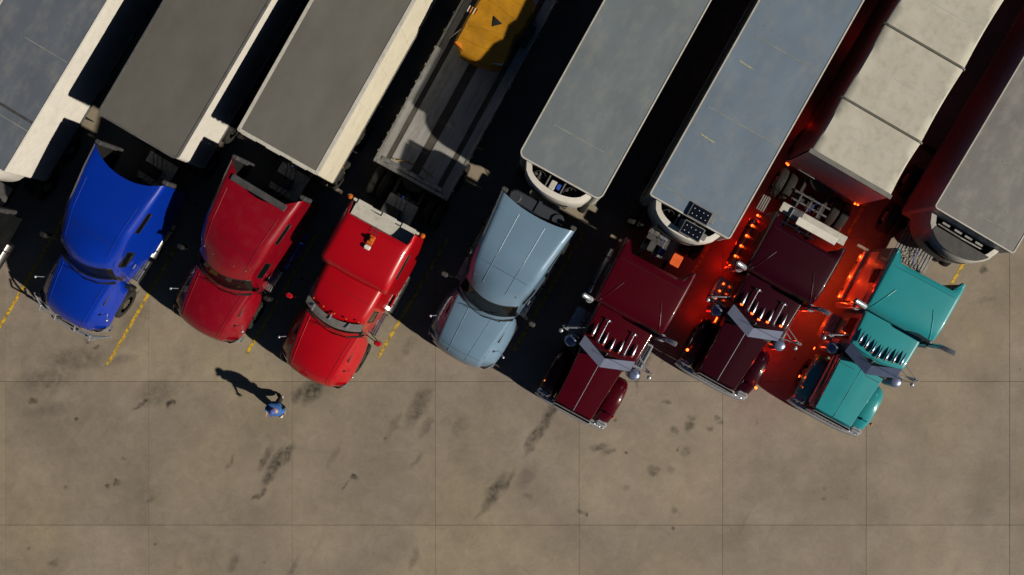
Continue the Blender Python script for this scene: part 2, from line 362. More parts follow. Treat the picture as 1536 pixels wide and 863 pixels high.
def tank(root, x0, x1, y, z=.62, r=.3, mt=None, ribs=True, nm='fuel_tank'):
    m = MB(); m.cyl(((x0 + x1) / 2, y, z), r, x1 - x0, 'x', 20, bev=.04); o = m.build(nm, mt or STEEL, root, True)
    if ribs:
        for k in (.2, .8):
            x = x0 + (x1 - x0) * k; MB().cyl((x, y, z), r + .012, .05, 'x', 20).build('strap', BLACK, o)
    return o
def step_treads(root, x0, x1, y0, y1, z, mt, n=6, side=1):
    o = MB().box(x0, x1, y0, y1, z - .3, z, .02).build('step', mt, root)
    for k in range(n):
        y = y0 + (y1 - y0) * (k + .5) / n; MB().box(x0 + .04, x1 - .04, y - .012, y + .012, z + .001, z + .02).build('tread', ALU, o)
    return o
def mirror(root, x, y, z, s, mt, arm_to):
    m = MB(); m.tube([arm_to, ((arm_to[0] + x) / 2, (arm_to[1] + y) / 2, z + .12), (x, y, z + .1)], .016, 6)
    m.tube([(arm_to[0] - .1, arm_to[1], arm_to[2] - .3), (x, y, z - .3)], .014, 6); o = m.build('mirror_arm', CHROME if mt is CHROME else BLACK, root, True)
    h = MB().box(x - .07, x + .07, y - .11, y + .11, z - .3, z + .22, .04); h.build('mirror', mt, root)
def ringbox(x, hb, zb, ht, zt, r, c=0., crown=.04, ns=8, nc=5, nt=10, ycurve=2.0):
    # one cross-section, from -y bottom over the roof to +y bottom; c pulls the sides back (curved front)
    pts = []
    for i in range(ns + 1):
        t = i / ns; z = zb + (zt - r - zb) * t; hw = hb + (ht - hb) * max(0, t) ** 1.3; pts.append((-hw, z))
    for i in range(1, nc + 1):
        a = math.pi / 2 * i / nc; pts.append((-(ht - r) - r * math.cos(a), zt - r + r * math.sin(a)))
    for i in range(1, nt // 2 + 1):
        y = -(ht - r) * (1 - i / (nt / 2)); pts.append((y, zt + crown * (1 - (y / (ht - r)) ** 2)))
    full = pts + [(-y, z) for y, z in pts[:-1][::-1]]; w = max(ht, .1)
    return [(x - c * min(1.4, (abs(y) / w)) ** ycurve, y, z) for y, z in full]
NS, NC, NT = 8, 5, 10; NTOT = 2 * (NS + NC + NT // 2) + 1
def side_decal(rings, i0, i1, j0, j1, off=.006, mirror_=True):
    pass
def shell_body(root, name, keys, mt, n=26, glass_rng=None, win=None, rear_shell=None, inner=BLACK, xs=None, caps=(True, True)):
    """loft through keys (x,hb,zb,ht,zt,r,c,crown); leaves holes for the windscreen and side windows and fills them with glass parts"""
    xs = xs or [keys[0][0] + (keys[-1][0] - keys[0][0]) * i / n for i in range(n + 1)]
    rings = [ringbox(x, *lerp_keys(keys, x)) for x in xs]; M = NTOT
    holes = []
    def in_h(i, j): return any(a <= i < b and c <= j < d for a, b, c, d in holes)
    if glass_rng: holes.append(glass_rng)
    for w in (win or []):
        holes.append(w); a, b, c, d = w; holes.append((a, b, M - 1 - d, M - 1 - c))
    m = MB(); m.grid(rings, skip=in_h)
    if caps[0]:
        if rear_shell:                        # hollow rear extender: inner skin going forward to the rear wall
            inn = [[(x + .0, y * .955, z - .05 if z > 1.5 else z) for x, y, z in rings[i]] for i in range(rear_shell + 1)]
            m.grid([rings[0], inn[0]][::-1]); m.grid(inn[::-1], mi=1); m.add(inn[rear_shell], [tuple(range(M))], 1)
        else: m.add(rings[0], [tuple(range(M))])
    if caps[1]: m.add(rings[-1], [tuple(range(M))[::-1]])
    o = m.build(name, [mt, inner], root, True)
    for k, (a, b, c, d) in enumerate(holes):
        g_ = MB(); g_.grid([r[c:d + 1] for r in rings[a:b + 1]])
        g_.build('windscreen' if (glass_rng and k == 0) else 'side_window', GLASS, o if k else root, True)
        e = MB()                              # rubber surround
        loop = [rings[a][q] for q in range(c, d + 1)] + [rings[i][d] for i in range(a + 1, b + 1)] + [rings[b][q] for q in range(d - 1, c - 1, -1)] + [rings[i][c] for i in range(b - 1, a, -1)]
        e.tube(loop + [loop[0]], .016, 5); e.build('window_seal', BLACK, o)
    return o, rings
def cab_interior(root, x, hw, z, items=True):
    m = MB().box(x - 1.2, x + .55, -hw, hw, z - .9, z - .75); m.build('cab_floor', BLACK, root)
    d = MB().box(x + .0, x + .30, -hw, hw, z - .25, z - .02, .05); dd = d.build('dashboard', DASH, root)
    for s in (-1, 1):
        MB().box(x - .85, x - .35, s * .5 - .25, s * .5 + .25, z - .6, z - .42, .06).box(x - .98, x - .84, s * .5 - .24, s * .5 + .24, z - .45, z + .3, .06).build('seat', SEAT, root)
    t = [(x - .12 + .05 * math.sin(a), .5 + .2 * math.cos(a), z + .02 + .2 * math.sin(a)) for a in [2 * math.pi * k / 14 for k in range(15)]]
    MB().tube(t, .016, 6).build('steering_wheel', BLACK, root)
    if items:
        for (dx, y, w, mt) in ((.2, -.35, .13, PAPER), (.15, .15, .09, WHITE), (.22, .55, .07, PAPER), (.1, -.65, .08, OFFWHITE)):
            MB().box(x + dx - .06, x + dx + .06, y - w, y + w, z - .018, z + .005).build('papers', mt, dd)

from mathutils.bvhtree import BVHTree
def drape(surf, pts, r, nm, mt, n=16):          # a raised crease that follows the surface below it
    me = surf.data; bv = BVHTree.FromPolygons([v.co.copy() for v in me.vertices], [tuple(p.vertices) for p in me.polygons]); out = []
    for i in range(n + 1):
        t = i / n * (len(pts) - 1); k = min(int(t), len(pts) - 2); f = t - k
        x = pts[k][0] + (pts[k + 1][0] - pts[k][0]) * f; y = pts[k][1] + (pts[k + 1][1] - pts[k][1]) * f
        h = bv.ray_cast(Vector((x, y, 6)), Vector((0, 0, -1)))
        if h[0] is not None: out.append((x, y, h[0].z - r * .35))
    if len(out) > 1: MB().tube(out, r, 8).build(nm, mt, surf, True)
# ------------------------------------------------------------------ aerodynamic tractor
def aero_tractor(label, loc, rz, col, mirror_mt=BLACK, roof_z=3.9, back=-5.3, notch=.3, guard=False, rearband=False, creases=False, visor=False, items=True, lumps=False, hoodx=0., tankmt=STEEL, side_steps=False, flat=False):
    root = empty('semi_truck', loc, rz, label, 'truck', 'tractor units parked nose out in a row')
    P = col
    # cab and sleeper in one skin
    if not flat:
        keys = [(back, 1.27, 1.15, 1.21, roof_z, .16, 0, .01), (-4.6, 1.26, 1.05, 1.16, roof_z, .2, 0, .02), (-3.4, 1.22, 1.0, 1.05, roof_z - .12, .24, .02, .05), (-2.75, 1.17, 1.0, .99, roof_z - .42, .28, .12, .07),
                (-2.3, 1.12, 1.0, .92, 3.12, .26, .26, .07), (-2.08, 1.1, 1.0, .92, 2.9, .2, .32, .06), (-1.72, 1.04, 1.0, .97, 2.12, .12, .36, .05), (-1.6, 1.0, 1.0, .95, 1.98, .1, .36, .04)]
        xs = [back, back + .25, back + .5, -4.6, -4.4, -4.2, -4.0, -3.7, -3.4, -3.2, -2.95, -2.75, -2.6, -2.45, -2.3, -2.18, -2.08, -1.99, -1.9, -1.81, -1.72, -1.66, -1.6]
        body, rings = shell_body(root, 'cab_body', keys, P, glass_rng=(16, 20, NS + 2, NTOT - 1 - NS - 2), win=[(4, 7, NS - 1, NS), (10, 15, 5, 7)], rear_shell=3, xs=xs)
        # concave trailing edge of the roof fairing
        me = body.data
        for v in me.vertices:
            if v.co.x < back + .6 and abs(v.co.y) < 1.18:
                w = max(0, (back + .6 - v.co.x) / .6); v.co.x += notch * w * (1 - (abs(v.co.y) / 1.18) ** 2.2)
        for s in (-1, 1): MB().box(back - .14, back - .005, s * 1.13 - .1, s * 1.13 + .09, 1.6, roof_z - .1, .03).build('side_extender_trim', DARKGREY, body)
    else:
        zc = 2.95
        keys = [(-3.55, 1.12, 1.0, .96, zc, .2, 0, .04), (-2.9, 1.1, 1.0, .94, zc, .2, .04, .05), (-2.45, 1.08, 1.0, .92, zc - .05, .2, .16, .05), (-2.22, 1.07, 1.0, .9, zc - .14, .2, .24, .05), (-1.86, 1.02, 1.0, .92, 2.1, .15, .3, .05), (-1.72, .99, 1.0, .9, 1.97, .14, .3, .04)]
        xs = [-3.55, -3.2, -3.0, -2.85, -2.7, -2.55, -2.42, -2.3, -2.2, -2.1, -2.0, -1.92, -1.84, -1.72]
        body, rings = shell_body(root, 'cab_body', keys, P, glass_rng=(8, 12, NS + 2, NTOT - 1 - NS - 2), win=[(3, 7, 4, 7)], xs=xs)
        k2 = [(back, 1.24, 1.15, 1.1, 3.55, .2, 0, .0), (-5.15, 1.24, 1.05, 1.12, 3.6, .24, 0, .02), (-4.4, 1.24, 1.0, 1.12, 3.6, .24, 0, .03), (-3.85, 1.24, 1.0, 1.12, 3.55, .22, .0, .04), (-3.62, 1.22, 1.0, 1.1, 3.44, .16, .04, .03), (-3.5, 1.18, 1.0, 1.06, 3.2, .1, .06, .02)]
        xs2 = [back, back + .2, -5.15, -4.9, -4.6, -4.35, -4.1, -3.85, -3.72, -3.62, -3.5]
        slp, r2 = shell_body(root, 'sleeper', k2, P, win=[(3, 6, NS - 1, NS)], rear_shell=2, xs=xs2)
        for v in slp.data.vertices:
            if v.co.x < -5.1 and abs(v.co.y) < .98 and v.co.z > 2.6: v.co.x += .36 * (-5.1 - v.co.x) / (-5.1 - back)
        MB().box(-5.52, -5.12, -.98, .98, 3.08, 3.14, .015).build('roof_spoiler', OFFWHITE, root)
        sp = MB().box(-5.62, -5.53, -1.08, 1.08, 3.2, 3.27, .015)
        for s in (-.7, .1, .75): sp.box(-5.64, -5.5, s - .22, s + .22, 3.272, 3.3, .005)
        spo = sp.build('light_bar', OFFWHITE, root)
        for s in (-1, 1): MB().dome((-5.58, s * 1.2, 3.2), .085, .1, 12, 4).tube([(-5.58, s * 1.06, 3.23), (-5.58, s * 1.2, 3.2)], .03, 6).build('marker_or_glow_lamp', AMBER, spo)
        bc = MB().box(-4.9, -4.62, -.09, .09, 3.645, 3.72, .02).dome((-4.78, 0, 3.72), .07, .14, 12, 4); bc.build('beacon', AMBER, root)
        MB().box(-4.60, -4.46, -.1, .1, 3.645, 3.74, .03).build('camera_pod', WHITE, root)
        for k in range(2): MB().box(-5.0 - .11 * k, -4.97 - .11 * k, -.16, .12, 3.645, 3.665).build('bracket', STEEL, root)
    wsx = -1.6 if not flat else -1.72
    cab_interior(root, wsx - .52, .70, 2.02, items)
    # wipers and cowl
    m = MB().grid([[(x - .30 * min(1.3, abs(y) / .9) ** 2, y, z) for y in [-.97 + .194 * q for q in range(11)]] for x, z in ((wsx - .04, 2.0), (wsx + .05, 1.985), (wsx + .06, 1.9))]); m.build('cowl', BLACK, root, True)
    for y in (-.55, .1):
        MB().tube([(wsx + .03, y, 2.06), (wsx - .1, y + .55, 2.2)], .012, 5).build('wiper', BLACK, root)
    if visor:                                  # external sun visor following the screen
        v = MB(); rr = []
        for x, z in ((-2.22, 2.93), (-2.1, 2.9), (-1.98, 2.82), (-1.97, 2.8), (-2.1, 2.87)):
            rr.append([(x + .02 - .25 * (abs(y) / .9) ** 2, y, z - .03 * (abs(y) / .9) ** 2) for y in [-.93 + .155 * q for q in range(13)]])
        v.grid(rr); v.build('sun_visor', mat('visor_grey', (.3, .29, .28), .35, .5, var=.2, scale=4, coat=.5), root, True)
        for y in (-.62, -.05, .55): MB().box(-2.3, -2.1, y - .02, y + .02, 2.95, 2.98).build('visor_bracket', CHROME, root)
        for y in (-.75, -.38, 0, .38, .75): MB().dome((-2.34 - .2 * y * y, y, 2.98), .03, .05, 8, 3).build('roof_marker', AMBER, root)
    else:
        for y in (-.7, -.35, 0, .35, .7): MB().dome((-2.5 - .16 * y * y, y, roof_z - .60 - .1 * y * y), .02, .05, 8, 3).build('roof_marker', LENS, root)
    # hood
    hk = [(wsx + .03, 1.0, .95, .94, 1.97, .1, .34, .04), (-1.0, .98, .85, .88, 1.84, .12, .2, .04), (-.5, .95, .75, .83, 1.66, .14, .13, .05), (-.22, .92, .7, .81, 1.48, .15, .12, .05), (-.06, .9, .7, .8, 1.28, .14, .12, .04), (.01, .9, .65, .8, 1.0, .1, .12, .03)]
    xs = [wsx + .03, -1.4, -1.2, -1.0, -.75, -.5, -.35, -.22, -.13, -.06, .01]
    hood, hr = shell_body(root, 'hood', hk, P, xs=xs)
    for y in ((-.33, .33) if creases else (0,)):
        rg = [[(x - .25 * (abs(y) / .8) ** 2, y + dy, 1.97 + .05 + (x - wsx) * (.13 / .72 if x < -1 else .2) + dz - .02 + (0 if x < -1 else -.0)) for dy, dz in ((-.03, -.03), (0, .012), (.03, -.03))] for x in (wsx + .1, -1.3, -1.0)]
        del rg
    for s in (-1, 1):                          # fenders, lamps, tanks, steps
        fr = []
        for x, zh, yo, yi, zl in ((-1.98, 1.86, 1.04, .92, 1.0), (-1.85, 1.84, 1.13, .9, 1.0), (-1.6, 1.82, 1.19, .88, 1.1), (-1.3, 1.78, 1.21, .86, 1.14), (-.95, 1.72, 1.21, .85, 1.08), (-.7, 1.66, 1.2, .83, .9), (-.48, 1.56, 1.17, .81, .8), (-.32, 1.42, 1.1, .79, .74), (-.2, 1.22, 1.02, .77, .72), (-.12, 1.0, .95, .75, .7)):
            d = yo - yi; ring = [(yo, zl), (yo, zh - .6), (yo - .04, zh - .5), (yo - .25 * d, zh - .38), (yo - .55 * d, zh - .22), (yi + .12 * d, zh - .09), (yi - .02, zh - .02), (yi - .06, zl)]
            fr.append([(x, s * y, z) for y, z in ring][::s])
        f = MB().grid(fr, caps=(True, True)); f.build('fender', P, root, True)
        lf = [[(x, s * y, z) for x, y, z in rw] for rw in ([(-.5, 1.17, .98), (-.32, 1.1, 1.08), (-.2, .98, 1.14)], [(-.42, 1.15, .88), (-.24, 1.05, .96), (-.12, .93, 1.0)], [(-.4, 1.13, .78), (-.2, 1.02, .82), (-.08, .9, .86)])]
        MB().grid([[(p[0] + .03, p[1] + s * .02, p[2] + .03) for p in r_][::s] for r_ in lf]).build('headlight', LENS, root, True)
        wheel(root, -1.3, s * 1.09, s)
        tank(root, -4.3, -3.0, s * 1.0, .66, .31, tankmt)
        step_treads(root, -2.9, -2.15, min(s * .92, s * 1.24), max(s * .92, s * 1.24), .95, STEEL, 5)
        sk = MB().box(-4.7, -3.15, s * 1.2 - .02, s * 1.2 + .02, .95, 1.2, .01); sk.build('side_skirt', P, root)
        mirror(root, -2.12, s * 1.5, 2.3, s, mirror_mt, (-2.2, s * 1.05, 2.45))
        # small fender mirror
        MB().tube([(-.9, s * 1.1, 1.42), (-.8, s * 1.28, 1.75)], .012, 5).sphere((-.8, s * 1.27, 1.78), .045, 8, 5).build('fender_mirror', CHROME, root, True)
        MB().box(-2.7, -2.55, s * 1.125 - .015, s * 1.125 + .015, 1.72, 1.76).build('door_handle', CHROME, root)
        MB().box(-1.55, -1.1, s * .93 - .015, s * .93 + .015, 1.62, 1.68, .006).build('hood_vent', DARKGREY, root)
    gr = MB()                                  # curved grille bars and bumper
    for k in range(6):
        z = .72 + .07 * k; gr.tube([(.02 - .02 * k - .25 * (abs(y) / .75) ** 2, y, z) for y in [-.6 + .12 * q for q in range(11)]], .014, 5)
    gr.build('grille', CHROME, root, True)
    bp = MB(); rr = []
    for y in [-1.22 + .122 * q for q in range(21)]:
        b = -.02 - .34 * (abs(y) / 1.2) ** 3.2; rr.append([(b - .12, y * .96, .35), (b + .06, y * .96, .38), (b + .08, y * .96, .55), (b + .03, y * .96, .66), (b - .1, y * .96, .68)])
    bp.grid(rr); bp.build('bumper', CHROME if not visor else CHROME, root, True)
    if guard:
        gd = MB()
        for z in (.55, .95): gd.tube([(.16 - .34 * (abs(y) / 1.3) ** 3, y, z) for y in [-1.32 + .132 * q for q in range(21)]], .03, 8)
        for y in (-.9, -.35, .35, .9): gd.tube([(.15, y, .5), (.17, y, 1.02), (-.02, y, 1.15)], .028, 8)
        gd.build('bull_bar', CHROME, root, True)
    for s in (-1, 1):
        if creases:
            drape(body, [(-4.7, s * .42), (-2.5, s * .38)], .016, 'roof_crease', P); drape(hood, [(wsx - .02, s * .38), (-.1, s * .30)], .016, 'hood_crease', P)
        else:
            drape(hood, [(wsx - .1, s * .72), (-.2, s * .60)], .022, 'hood_crease', P)
            drape(body, [(-4.4, s * .86), (-2.6, s * .70)], .02, 'roof_crease', P) if not flat else None
    drape(body, [(-3.05, -.9), (-3.05, .9)], .006, 'panel_seam', BLACK); drape(hood, [(-.34, -.78), (-.27, 0), (-.34, .78)], .005, 'panel_seam', BLACK)
    if rearband:
        MB().box(-4.86, -4.66, -.9, .9, roof_z + .01, roof_z + .06, .015).build('roof_trim', DARKGREY, body)
    if lumps:
        lm_ = MB().box(back - .28, back + .1, -.86, .6, 3.3, 3.42, .05)
        for y in (-.78, .62): lm_.cyl((back - .06, y, 3.4), .2, .16, 'z', 14, bev=.04)
        lm_.box(back - .3, back + .06, -.1, .0, 3.43, 3.46); lm_.build('tank_cover', mat('blue_black_cover', (.03, .036, .05), .5), root, True)
    rear_chassis(root, -4.7 if not flat else -5.15, 'plate')
    return root

# ------------------------------------------------------------------ long-nosed classic tractor
def classic_tractor(label, loc, rz, col, bullets=5, horns=True, slp_back=-5.4, plate='ladder', spike=False, deck=None, lit=False, steel_side=False, stack_out=.0, fend_col=None):
    root = empty('long_nose_truck', loc, rz, label, 'truck', 'tractor units parked nose out in a row'); root['classic'] = 1
    P = col
    zc = 2.72                                  # cab
    keys = [(-3.45, 1.04, 1.0, .95, zc, .09, 0, .03), (-2.5, 1.0, 1.0, .9, zc, .09, .0, .03), (-2.3, .98, 1.0, .88, zc - .04, .09, .1, .03), (-2.12, .95, 1.0, .82, zc - .3, .08, .14, .03), (-1.98, .9, 1.0, .8, 1.98, .08, .16, .03)]
    xs = [-3.45, -3.3, -3.15, -3.0, -2.85, -2.7, -2.55, -2.42, -2.3, -2.21, -2.12, -2.05, -1.98]
    body, rings = shell_body(root, 'cab_body', keys, P, glass_rng=(9, 12, NS + 2, NTOT - 1 - NS - 2), win=[(2, 7, 4, 7)], xs=xs)
    k2 = [(slp_back, 1.2, 1.12, 1.16, 3.3, .1, 0, .01), (slp_back + .35, 1.2, 1.0, 1.16, 3.34, .1, 0, .02), (-4.0, 1.2, .98, 1.15, 3.32, .1, 0, .04), (-3.66, 1.18, .98, 1.13, 3.24, .1, .0, .04), (-3.5, 1.17, .98, 1.12, 3.14, .09, .02, .03), (-3.42, 1.14, 1.0, 1.08, 3.0, .06, .04, .02)]
    xs2 = [slp_back, slp_back + .15, slp_back + .35, -4.85, -4.7, -4.5, -4.25, -4.0, -3.8, -3.66, -3.57, -3.5, -3.42]
    slp, r2 = shell_body(root, 'sleeper', k2, P, win=[(4, 6, NS - 3, NS - 1)], rear_shell=2, xs=xs2)
    for v in slp.data.vertices:
        if v.co.x < slp_back + .34 and abs(v.co.y) < .9 and v.co.z > 1.2: v.co.x = slp_back + .34 + (v.co.x - slp_back) * .02
    drape(slp, [(-4.9, -1.0), (-4.9, 1.0)], .006, 'panel_seam', BLACK)
    for s in (-1, 1):                          # raised side fins on the sleeper roof
        fn = MB().tube([(slp_back + .05, s * 1.08, 3.3), (-4.2, s * 1.09, 3.27), (-3.7, s * 1.07, 3.1)], .018, 6); fn.build('roof_rail', P, slp, True)
        drape(slp, [(-4.3, s * .62), (-3.52, s * .98)], .024, 'roof_crease', P)
    cab_interior(root, -2.25, .78, 2.05, False)
    # split screen divider, visor
    MB().tube([(-2.0, 0, 2.0), (-2.24, 0, 2.72)], .02, 6).build('screen_divider', CHROME, root)
    v = MB()
    for s in (-1, 1):
        q = [(-2.08, 0, 2.70), (-1.78, 0, 2.55), (-2.10, s * .86, 2.52), (-2.42, s * .84, 2.69)]
        if s < 0: q = q[::-1]
        v.add(q + [(x, y, z - .02) for x, y, z in q], [(0, 1, 2, 3)[::-1], (4, 5, 6, 7), (0, 1, 5, 4), (1, 2, 6, 5), (2, 3, 7, 6), (3, 0, 4, 7)])
    v.build('sun_visor', mat('visor_steel', (.22, .25, .38), .4, .2, var=.06, scale=3) if not spike else mat('visor_dark', (.07, .10, .19), .4, .2), root)
    n = bullets; ysb = {5: (-.66, -.26, 0, .26, .66), 7: tuple(-.69 + .23 * k for k in range(7))}[n]
    for y in ysb:
        b = MB(); x = -2.5 - .22 * abs(y)
        b.tube([(x + .17, y, 2.80), (x + .15, y, 2.80), (x + .06, y, 2.81), (x - .1, y, 2.81), (x - .26, y, 2.80)], .05, 8, radii=[.015, .034, .042, .03, .003])
        o = b.build('cab_light', mat('bullet_steel', (.24, .26, .32), .38, .8) if not spike else mat('spike_steel', (.10, .13, .2), .3, .8), root, True)
        MB().dome((x + .13, y, 2.79), .045, .05, 8, 3).build('lens', AMBER_LIT if lit else AMBER, o)
    if horns:
        for y in (-.43, .43):
            h = MB(); h.tube([(-3.1, y, 2.84), (-2.6, y, 2.84), (-2.45, y, 2.84), (-2.4, y, 2.84)], .02, 10, radii=[.014, .02, .035, .085]); h.cyl((-3.12, y, 2.84), .05, .05, 'x', 10)
            h.box(-3.14, -3.1, y - .09, y + .09, 2.82, 2.85); h.build('air_horn', MATS['bullet_steel'], root, True)
    # hood: two facets with a piano hinge down the middle
    hm = MB(); rr = []
    for x, hw, zt in ((-2.02, .74, 1.97), (-1.5, .70, 1.90), (-1.0, .67, 1.82), (-.5, .645, 1.74), (-.24, .63, 1.69), (-.19, .62, 1.6), (-.18, .62, .8)):
        rr.append([(x, y * hw, z) for y, z in ((-1, .95 if zt > .9 else .8), (-1, zt - .12), (-.99, zt - .05), (-.95, zt - .015), (-.45, zt + .01), (0, zt + .03), (.45, zt + .01), (.95, zt - .015), (.99, zt - .05), (1, zt - .12), (1, .95 if zt > .9 else .8))])
    hm.grid(rr); hm.add(rr[0], [tuple(range(11))]); hm.add(rr[-1], [tuple(range(11))[::-1]]); hood = hm.build('hood', P, root, True)
    MB().tube([(-2.0, 0, 2.0), (-1.0, 0, 1.85), (-.22, 0, 1.72)], .012, 5).build('hood_hinge', CHROME if not spike else P, hood)
    if spike: MB().box(-1.80, -1.785, -.66, .66, 1.945, 1.958).build('hood_seam', BLACK, hood)
    # radiator shell, grille, bumper
    MB().box(-.17, -.05, -.66, .66, .62, 1.70, .05).build('radiator_shell', CHROME, root)
    for k in range(9): MB().box(-.045, -.03, -.5 + k * .118, -.47 + k * .118, .7, 1.6).build('grille_bar', CHROME, root)
    bp = MB(); rr = []
    for y in [-1.22 + .122 * q for q in range(21)]:
        b = -.10 * (abs(y) / 1.2) ** 3; rr.append([(b - .1, y, .3), (b + .03, y, .3), (b + .06, y, .45), (b + .05, y, .66), (b - .0, y, .74), (b - .1, y, .75)])
    bp.grid(rr); bp.build('bumper', CHROME, root, True)
    FC = fend_col or P
    for s in (-1, 1):
        fr = []
        for x, zt, yo in ((-1.78, .95, 1.08), (-1.7, 1.1, 1.17), (-1.55, 1.24, 1.21), (-1.3, 1.32, 1.23), (-.95, 1.30, 1.23), (-.6, 1.2, 1.23), (-.35, 1.04, 1.2), (-.2, .84, 1.14)):
            ring = [(yo, zt - .2), (yo, zt - .08), (yo - .05, zt - .01), (yo - .16, zt + .02), (.85, zt + .02), (.72, zt - .03), (.66, zt - .1), (.66, zt - .3)]
            fr.append([(x, s * y, z) for y, z in ring][::s])
        MB().grid(fr, caps=(True, True)).build('fender', FC, root, True)
        # twin headlamp pod, chrome
        hp = MB().box(-.34, -.12, s * 1.0 - .21, s * 1.0 + .21, .80, 1.02, .07); ho = hp.build('headlight', CHROME, root)
        MB().cyl((-.11, s * .9, .91), .085, .03, 'x', 12).cyl((-.11, s * 1.1, .91), .085, .03, 'x', 12).build('lens', LENS, ho)
        MB().tube([(-.6, s * 1.2, 1.25), (-.6, s * 1.2, 1.42)], .012, 6).dome((-.6, s * 1.2, 1.42), .045, .07, 10, 3).build('turn_signal', AMBER_LIT if lit else AMBER, root, True)
        wheel(root, -1.05, s * 1.04, s)
        # air cleaner can with dome
        MB().cyl((-2.07, s * 1.08, 1.5), .19, .9, 'z', 20, bev=.02).dome((-2.07, s * 1.08, 1.95), .19, .07, 20, 4).build('air_cleaner', mat('blue_chrome', (.25, .30, .48), .3, .6, var=.05), root, True)
        # exhaust stack, elbow turned outwards
        st = MB().tube([(-3.42, s * 1.22, .7), (-3.42, s * 1.22, 1.2), (-3.42, s * 1.22, 2.7)], .1, 14, radii=[.1, .115, .115]); st.build('heat_shield', CHROME, root, True)
        MB().tube([(-3.42, s * 1.22, 2.7), (-3.42, s * 1.22, 3.45), (-3.42, s * (1.26), 3.62), (-3.42, s * (1.38 + stack_out), 3.74), (-3.42, s * (1.52 + stack_out), 3.78)], .075, 14, cap=False).tube([(-3.42, s * (1.52 + stack_out), 3.78), (-3.42, s * (1.25 + stack_out), 3.68)], .05, 8).build('exhaust_stack', CHROME, root, True)
        tank(root, -5.2, -3.6, s * 1.05, .62, .31, CHROME)
        # step box with ribs under the door
        bx = MB().box(-3.12, -2.25, min(s * .92, s * 1.34), max(s * .92, s * 1.34), .45, .88, .03).build('battery_box', CHROME, root)
        for k in range(5):
            y = s * (.96 + .08 * k); MB().box(-3.06, -2.32, y - .014, y + .014, .885, .915, .004).build('tread', STEEL, bx)
        # mirror: tall chrome mirror on bracket
        MB().tube([(-2.6, s * .92, 2.5), (-2.35, s * 1.42, 2.55), (-2.35, s * 1.42, 1.75), (-2.6, s * .95, 1.7)], .016, 6).tube([(-2.25, s * .9, 2.2), (-2.3, s * 1.3, 2.22), (-2.32, s * 1.5, 2.4)], .014, 6).build('mirror_arm', CHROME, root, True)
        MB().box(-2.39, -2.31, s * 1.44 - .1, s * 1.44 + .1, 1.8, 2.5, .03).build('mirror', CHROME, root)
        MB().dome((-2.2, s * 1.5, 2.15), .07, .05, 10, 3).build('spot_mirror', CHROME, root, True)
        MB().box(-2.85, -2.72, s * 1.0 - .015, s * 1.0 + .015, 1.66, 1.7).build('door_handle', CHROME, root)
        if steel_side and s < 0:  # pale panels put in on this side only, to pick up orange glow
            MB().add([(x, y, z) for x, y, z in ((slp_back + .1, -1.215, 1.0), (-3.6, -1.215, 1.0), (-3.6, -1.165, 2.7), (slp_back + .1, -1.165, 2.7))], [(0, 1, 2, 3)]).build('side_panel', mat('glow_catching_steel', (.8, .72, .62), .5, .2, var=.08), root)
            MB().add([(-1.98, -.748, 1.0), (-.22, -.638, 1.0), (-.22, -.63, 1.5), (-1.98, -.745, 1.76)], [(0, 1, 2, 3)]).build('hood_side_panel', MATS['glow_catching_steel'], root)
            MB().add([(-3.4, -1.03, 1.02), (-2.1, -.965, 1.02), (-2.1, -.93, 1.7), (-3.4, -.99, 1.7)], [(0, 1, 2, 3)]).build('door_panel', MATS['glow_catching_steel'], root)
    MB().tube([(-2.2, .88, 1.2), (-2.15, .92, 2.4), (-2.1, .94, 3.6)], .008, 5).build('antenna', BLACK, root)
    rear_chassis(root, slp_back + .15, plate, end=-9.2)
    return root

# ------------------------------------------------------------------ trailers
def trailer_chassis(root, L, z):
    m = MB()
    for s in (-1, 1): m.box(-L + .3, -1.0, s * .5 - .06, s * .5 + .06, z - .22, z - .02)
    m.build('subframe', FRAME, root)
    for k in range(10): MB().box(-1.2 - k * (L - 2) / 10, -1.12 - k * (L - 2) / 10, -1.2, 1.2, z - .16, z - .03).build('crossmember', FRAME, root)
    for a in (-L + 1.3, -L + 2.6):
        MB().cyl((a, 0, .515), .09, 1.9, 'y', 8).build('axle', FRAME, root)
        for s in (-1, 1): wheel(root, a, s * 1.14, s); wheel(root, a, s * .84, s)
    for s in (-1, 1):
        MB().box(-2.65, -2.5, s * .75 - .07, s * .75 + .07, .12, z - .22, .01).box(-2.75, -2.4, s * .75 - .14, s * .75 + .14, .02, .12, .01).build('landing_leg', FRAME, root)
SEAM = mat('seam_sealer', (.24, .25, .235), .6, var=.3, scale=3)
def roof_mat(name, col, scuff=(.3, .3, .28), amt=.35, metal=.25, rough=.45):
    m = mat(name, col, rough, metal, var=.09, scale=1.1, dirt=scuff, dirt_amt=amt, stretch=(.6, 1, 1), bump=.12, bscale=5)
    nt = m.node_tree; N, L = nt.nodes, nt.links; p = N['Principled BSDF']; b0 = [n for n in N if n.type == 'BUMP'][0]
    tc = [n for n in N if n.type == 'TEX_COORD'][0]; w = N.new('ShaderNodeTexWave'); w.wave_type = 'BANDS'; w.bands_direction = 'X'; w.wave_profile = 'SIN'; w.inputs['Scale'].default_value = .52; w.inputs['Distortion'].default_value = .15
    L.new(tc.outputs['Object'], w.inputs[0]); b = N.new('ShaderNodeBump'); b.inputs['Strength'].default_value = .5; b.inputs['Distance'].default_value = .0035
    L.new(w.outputs['Fac'], b.inputs['Height']); L.new(b0.outputs[0], b.inputs['Normal']); L.new(b.outputs[0], p.inputs['Normal'])
    return m
